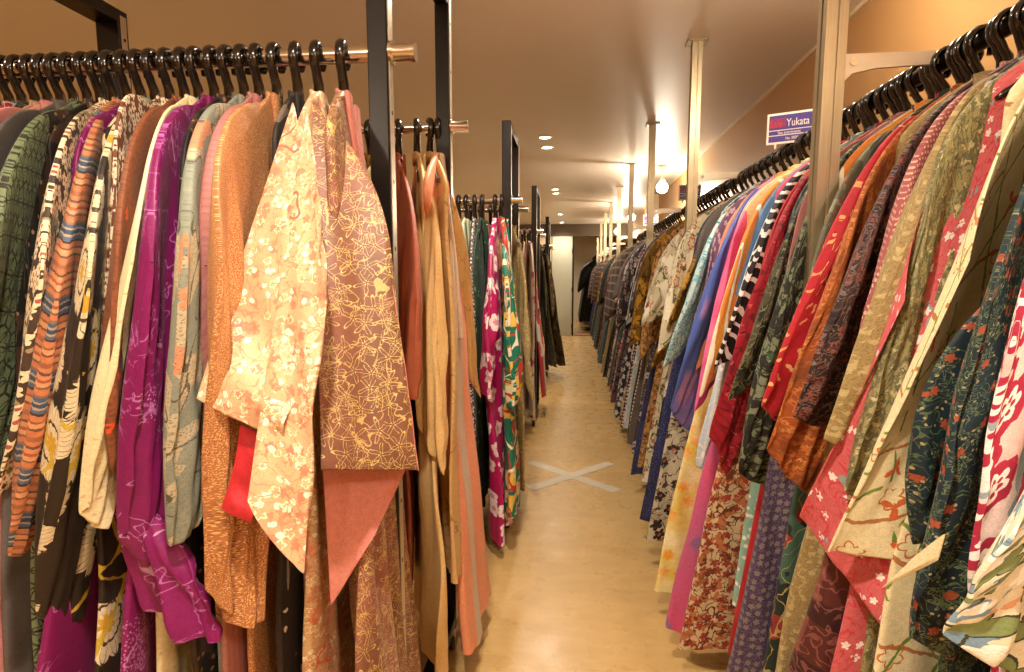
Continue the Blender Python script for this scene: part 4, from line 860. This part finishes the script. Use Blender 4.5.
# farther bays: darker, mostly small-patterned
NAMES = dict(black_ivory_bold='boldly mottled black', brown_ivory_dot='brown kimono with ivory dots', navy_denim='navy', ivory_black_flower='ivory black blossom', gold_olive='golden brown',
    indigo_white='indigo blossom', grey_brown_plaid='grey brown plaid', olive_black='olive mottled', brown_black='brown speckled', teal_slate='slate teal striped', grey_stripe='grey striped',
    black_fabric='black', wine_plaid='wine plaid', charcoal_white_flower='charcoal flowered', grey_plain='plain grey', dark_green_leaf='dark green', khaki_texture='khaki', ivory_leaf_line='ivory leafy',
    darkgreen_red_floral='dark green and red', dark_cream_flower='dark cream flowered', fawn_fur='fawn brown', plum_dot='plum dotted', mauve_floral='mauve flowered', white_blue='white blue', dark_brown_scroll='brown scroll patterned')
NAMES['brown_ivory_dot'] = 'brown and ivory dotted'
bays = [(3.08, 4.50, .085, ['black_ivory_bold', 'ivory_leaf_line', 'indigo_white', 'fawn_fur', 'ivory_black_flower', 'navy_denim', 'black_fabric', 'charcoal_white_flower', 'gold_olive', 'dark_cream_flower', 'khaki_texture', 'grey_plain', 'plum_dot', 'black_ivory_bold', 'brown_ivory_dot', 'dark_green_leaf', 'white_blue']),
        (4.62, 6.0, .085, ['brown_ivory_dot', 'black_ivory_bold', 'ivory_black_flower', 'indigo_white', 'navy_denim', 'charcoal_white_flower', 'black_fabric', 'dark_brown_scroll', 'mauve_floral', 'grey_plain', 'wine_plaid', 'dark_cream_flower', 'olive_black', 'grey_brown_plaid', 'grey_stripe', 'darkgreen_red_floral', 'teal_slate']),
        (6.14, 7.5, .09, ['grey_stripe', 'ivory_black_flower', 'dark_brown_scroll', 'brown_black', 'charcoal_white_flower', 'black_fabric', 'grey_plain', 'teal_slate', 'wine_plaid', 'navy_denim', 'olive_black', 'dark_green_leaf', 'khaki_texture', 'plum_dot', 'indigo_white']),
        (7.68, 9.05, .10, ['olive_black', 'brown_black', 'teal_slate', 'black_fabric', 'dark_green_leaf', 'grey_stripe', 'navy_denim', 'dark_brown_scroll', 'charcoal_white_flower', 'wine_plaid', 'darkgreen_red_floral', 'khaki_texture', 'gold_olive']),
        (9.23, 10.6, .11, ['brown_black', 'olive_black', 'black_fabric', 'grey_brown_plaid', 'dark_green_leaf', 'teal_slate', 'darkgreen_red_floral', 'navy_denim', 'wine_plaid', 'dark_brown_scroll', 'khaki_texture', 'grey_stripe']),
        (10.8, 12.1, .13, ['olive_black', 'black_fabric', 'brown_black', 'dark_green_leaf', 'navy_denim', 'grey_brown_plaid', 'teal_slate', 'wine_plaid', 'dark_brown_scroll', 'khaki_texture']),
        (12.35, 13.7, .15, ['black_fabric', 'olive_black', 'brown_black', 'navy_denim', 'dark_green_leaf', 'wine_plaid', 'grey_stripe', 'teal_slate', 'dark_brown_scroll'])]
bay_word = ['between the second and third silver poles', 'between the third and fourth silver poles', 'between the fourth and fifth silver poles', 'between the fifth and sixth silver poles', 'between the sixth and seventh silver poles', 'between the seventh and eighth silver poles', 'past the eighth silver pole']
for bi, (a, b, st, fl) in enumerate(bays):
    q = 2 if bi == 0 else 1 if bi < 3 else 0
    seen = {}
    for j, fk in enumerate(fl):
        Y = a+st*(j+random.Random(bi*7+j).uniform(-.22, .22))
        if Y > b: break
        nm = NAMES[fk]; seen[nm] = seen.get(nm, 0)+1
        lb = ('farther ' if seen[nm] > 1 else '')+f'{nm} kimono on the right rail {bay_word[bi]}'
        r = random.Random(bi*50+j)
        wide = r.random() < .55
        o = dict(P=dict(ue=.44+r.uniform(-.05, .05) if wide else .33, zb=r.uniform(-1.02, -.72), yaw=r.uniform(-.18, .22), hf=.47+r.uniform(-.06, .03), L=1.64+r.uniform(-.08, .05), ths=.026, th=.024, amp=.01))
        if fk == 'fawn_fur': o['P'].update(ue=.47, zb=-1.0)
        if fk == 'grey_brown_plaid': o['P'].update(ue=.55, zb=-.98, ths=.05, yaw=.1, sw=.03)
        make(400+bi*40+j, (XR, Y, ZR), ROTR, fk, lb, 'kimonos on the right rail '+bay_word[bi], o, q, dict(back=.28))
        if bi < 3: hanger((XR, Y, ZR), ROTR, f'black hanger of the {"farther " if seen[nm] > 1 else ""}{nm} kimono {bay_word[bi]}'.replace(' kimono', ''), 'hangers on the right rail '+bay_word[bi], tilt=r.uniform(-.1, .1))
        else: hanger((XR, Y, ZR), ROTR, f'small black hanger hook on the right rail {bay_word[bi]}', 'hangers on the right rail '+bay_word[bi], simple=True)
# a last rail in the room beyond the doorway
t = empty('back_room_rail', (.62, 15.6, 0), 0, 'dark clothes rail standing in the room beyond the back doorway', 'clothes rail')
MB().tube([(0, -1.5, 1.9), (0, 1.6, 1.9)], .0185, 16).build('rail_tube', M_black, t, edge=40)
for yy in (-1.45, 1.55):
    MB().box(-.02, .02, yy-.02, yy+.02, .04, 1.885, .003).build('post', M_black, t, edge=40)
    MB().box(-.25, .25, yy-.02, yy+.02, .0, .04, .003).build('foot_bar', M_black, t, edge=40)
for j, fk in enumerate(['black_fabric', 'olive_black', 'navy_denim', 'brown_black', 'dark_green_leaf', 'grey_brown_plaid', 'teal_slate', 'wine_plaid', 'grey_stripe', 'dark_brown_scroll']):
    Y = 14.35+.27*j
    make(800+j, (.62, Y, ZR), ROTR, fk, f'{NAMES[fk]} kimono on the rail in the room beyond the doorway', 'kimonos on the back room rail', dict(P=dict(ue=.46, zb=-.95, hf=.44, L=1.6, ths=.05, th=.05)), 0, dict(back=.4))
    hanger((.62, Y, ZR), ROTR, 'small black hanger hook on the rail beyond the back doorway', 'hangers on the back room rail', simple=True)
wd = bpy.data.worlds.new('world'); bpy.context.scene.world = wd; wd.use_nodes = True
wd.node_tree.nodes['Background'].inputs[0].default_value = (1, .85, .65, 1); wd.node_tree.nodes['Background'].inputs[1].default_value = .15
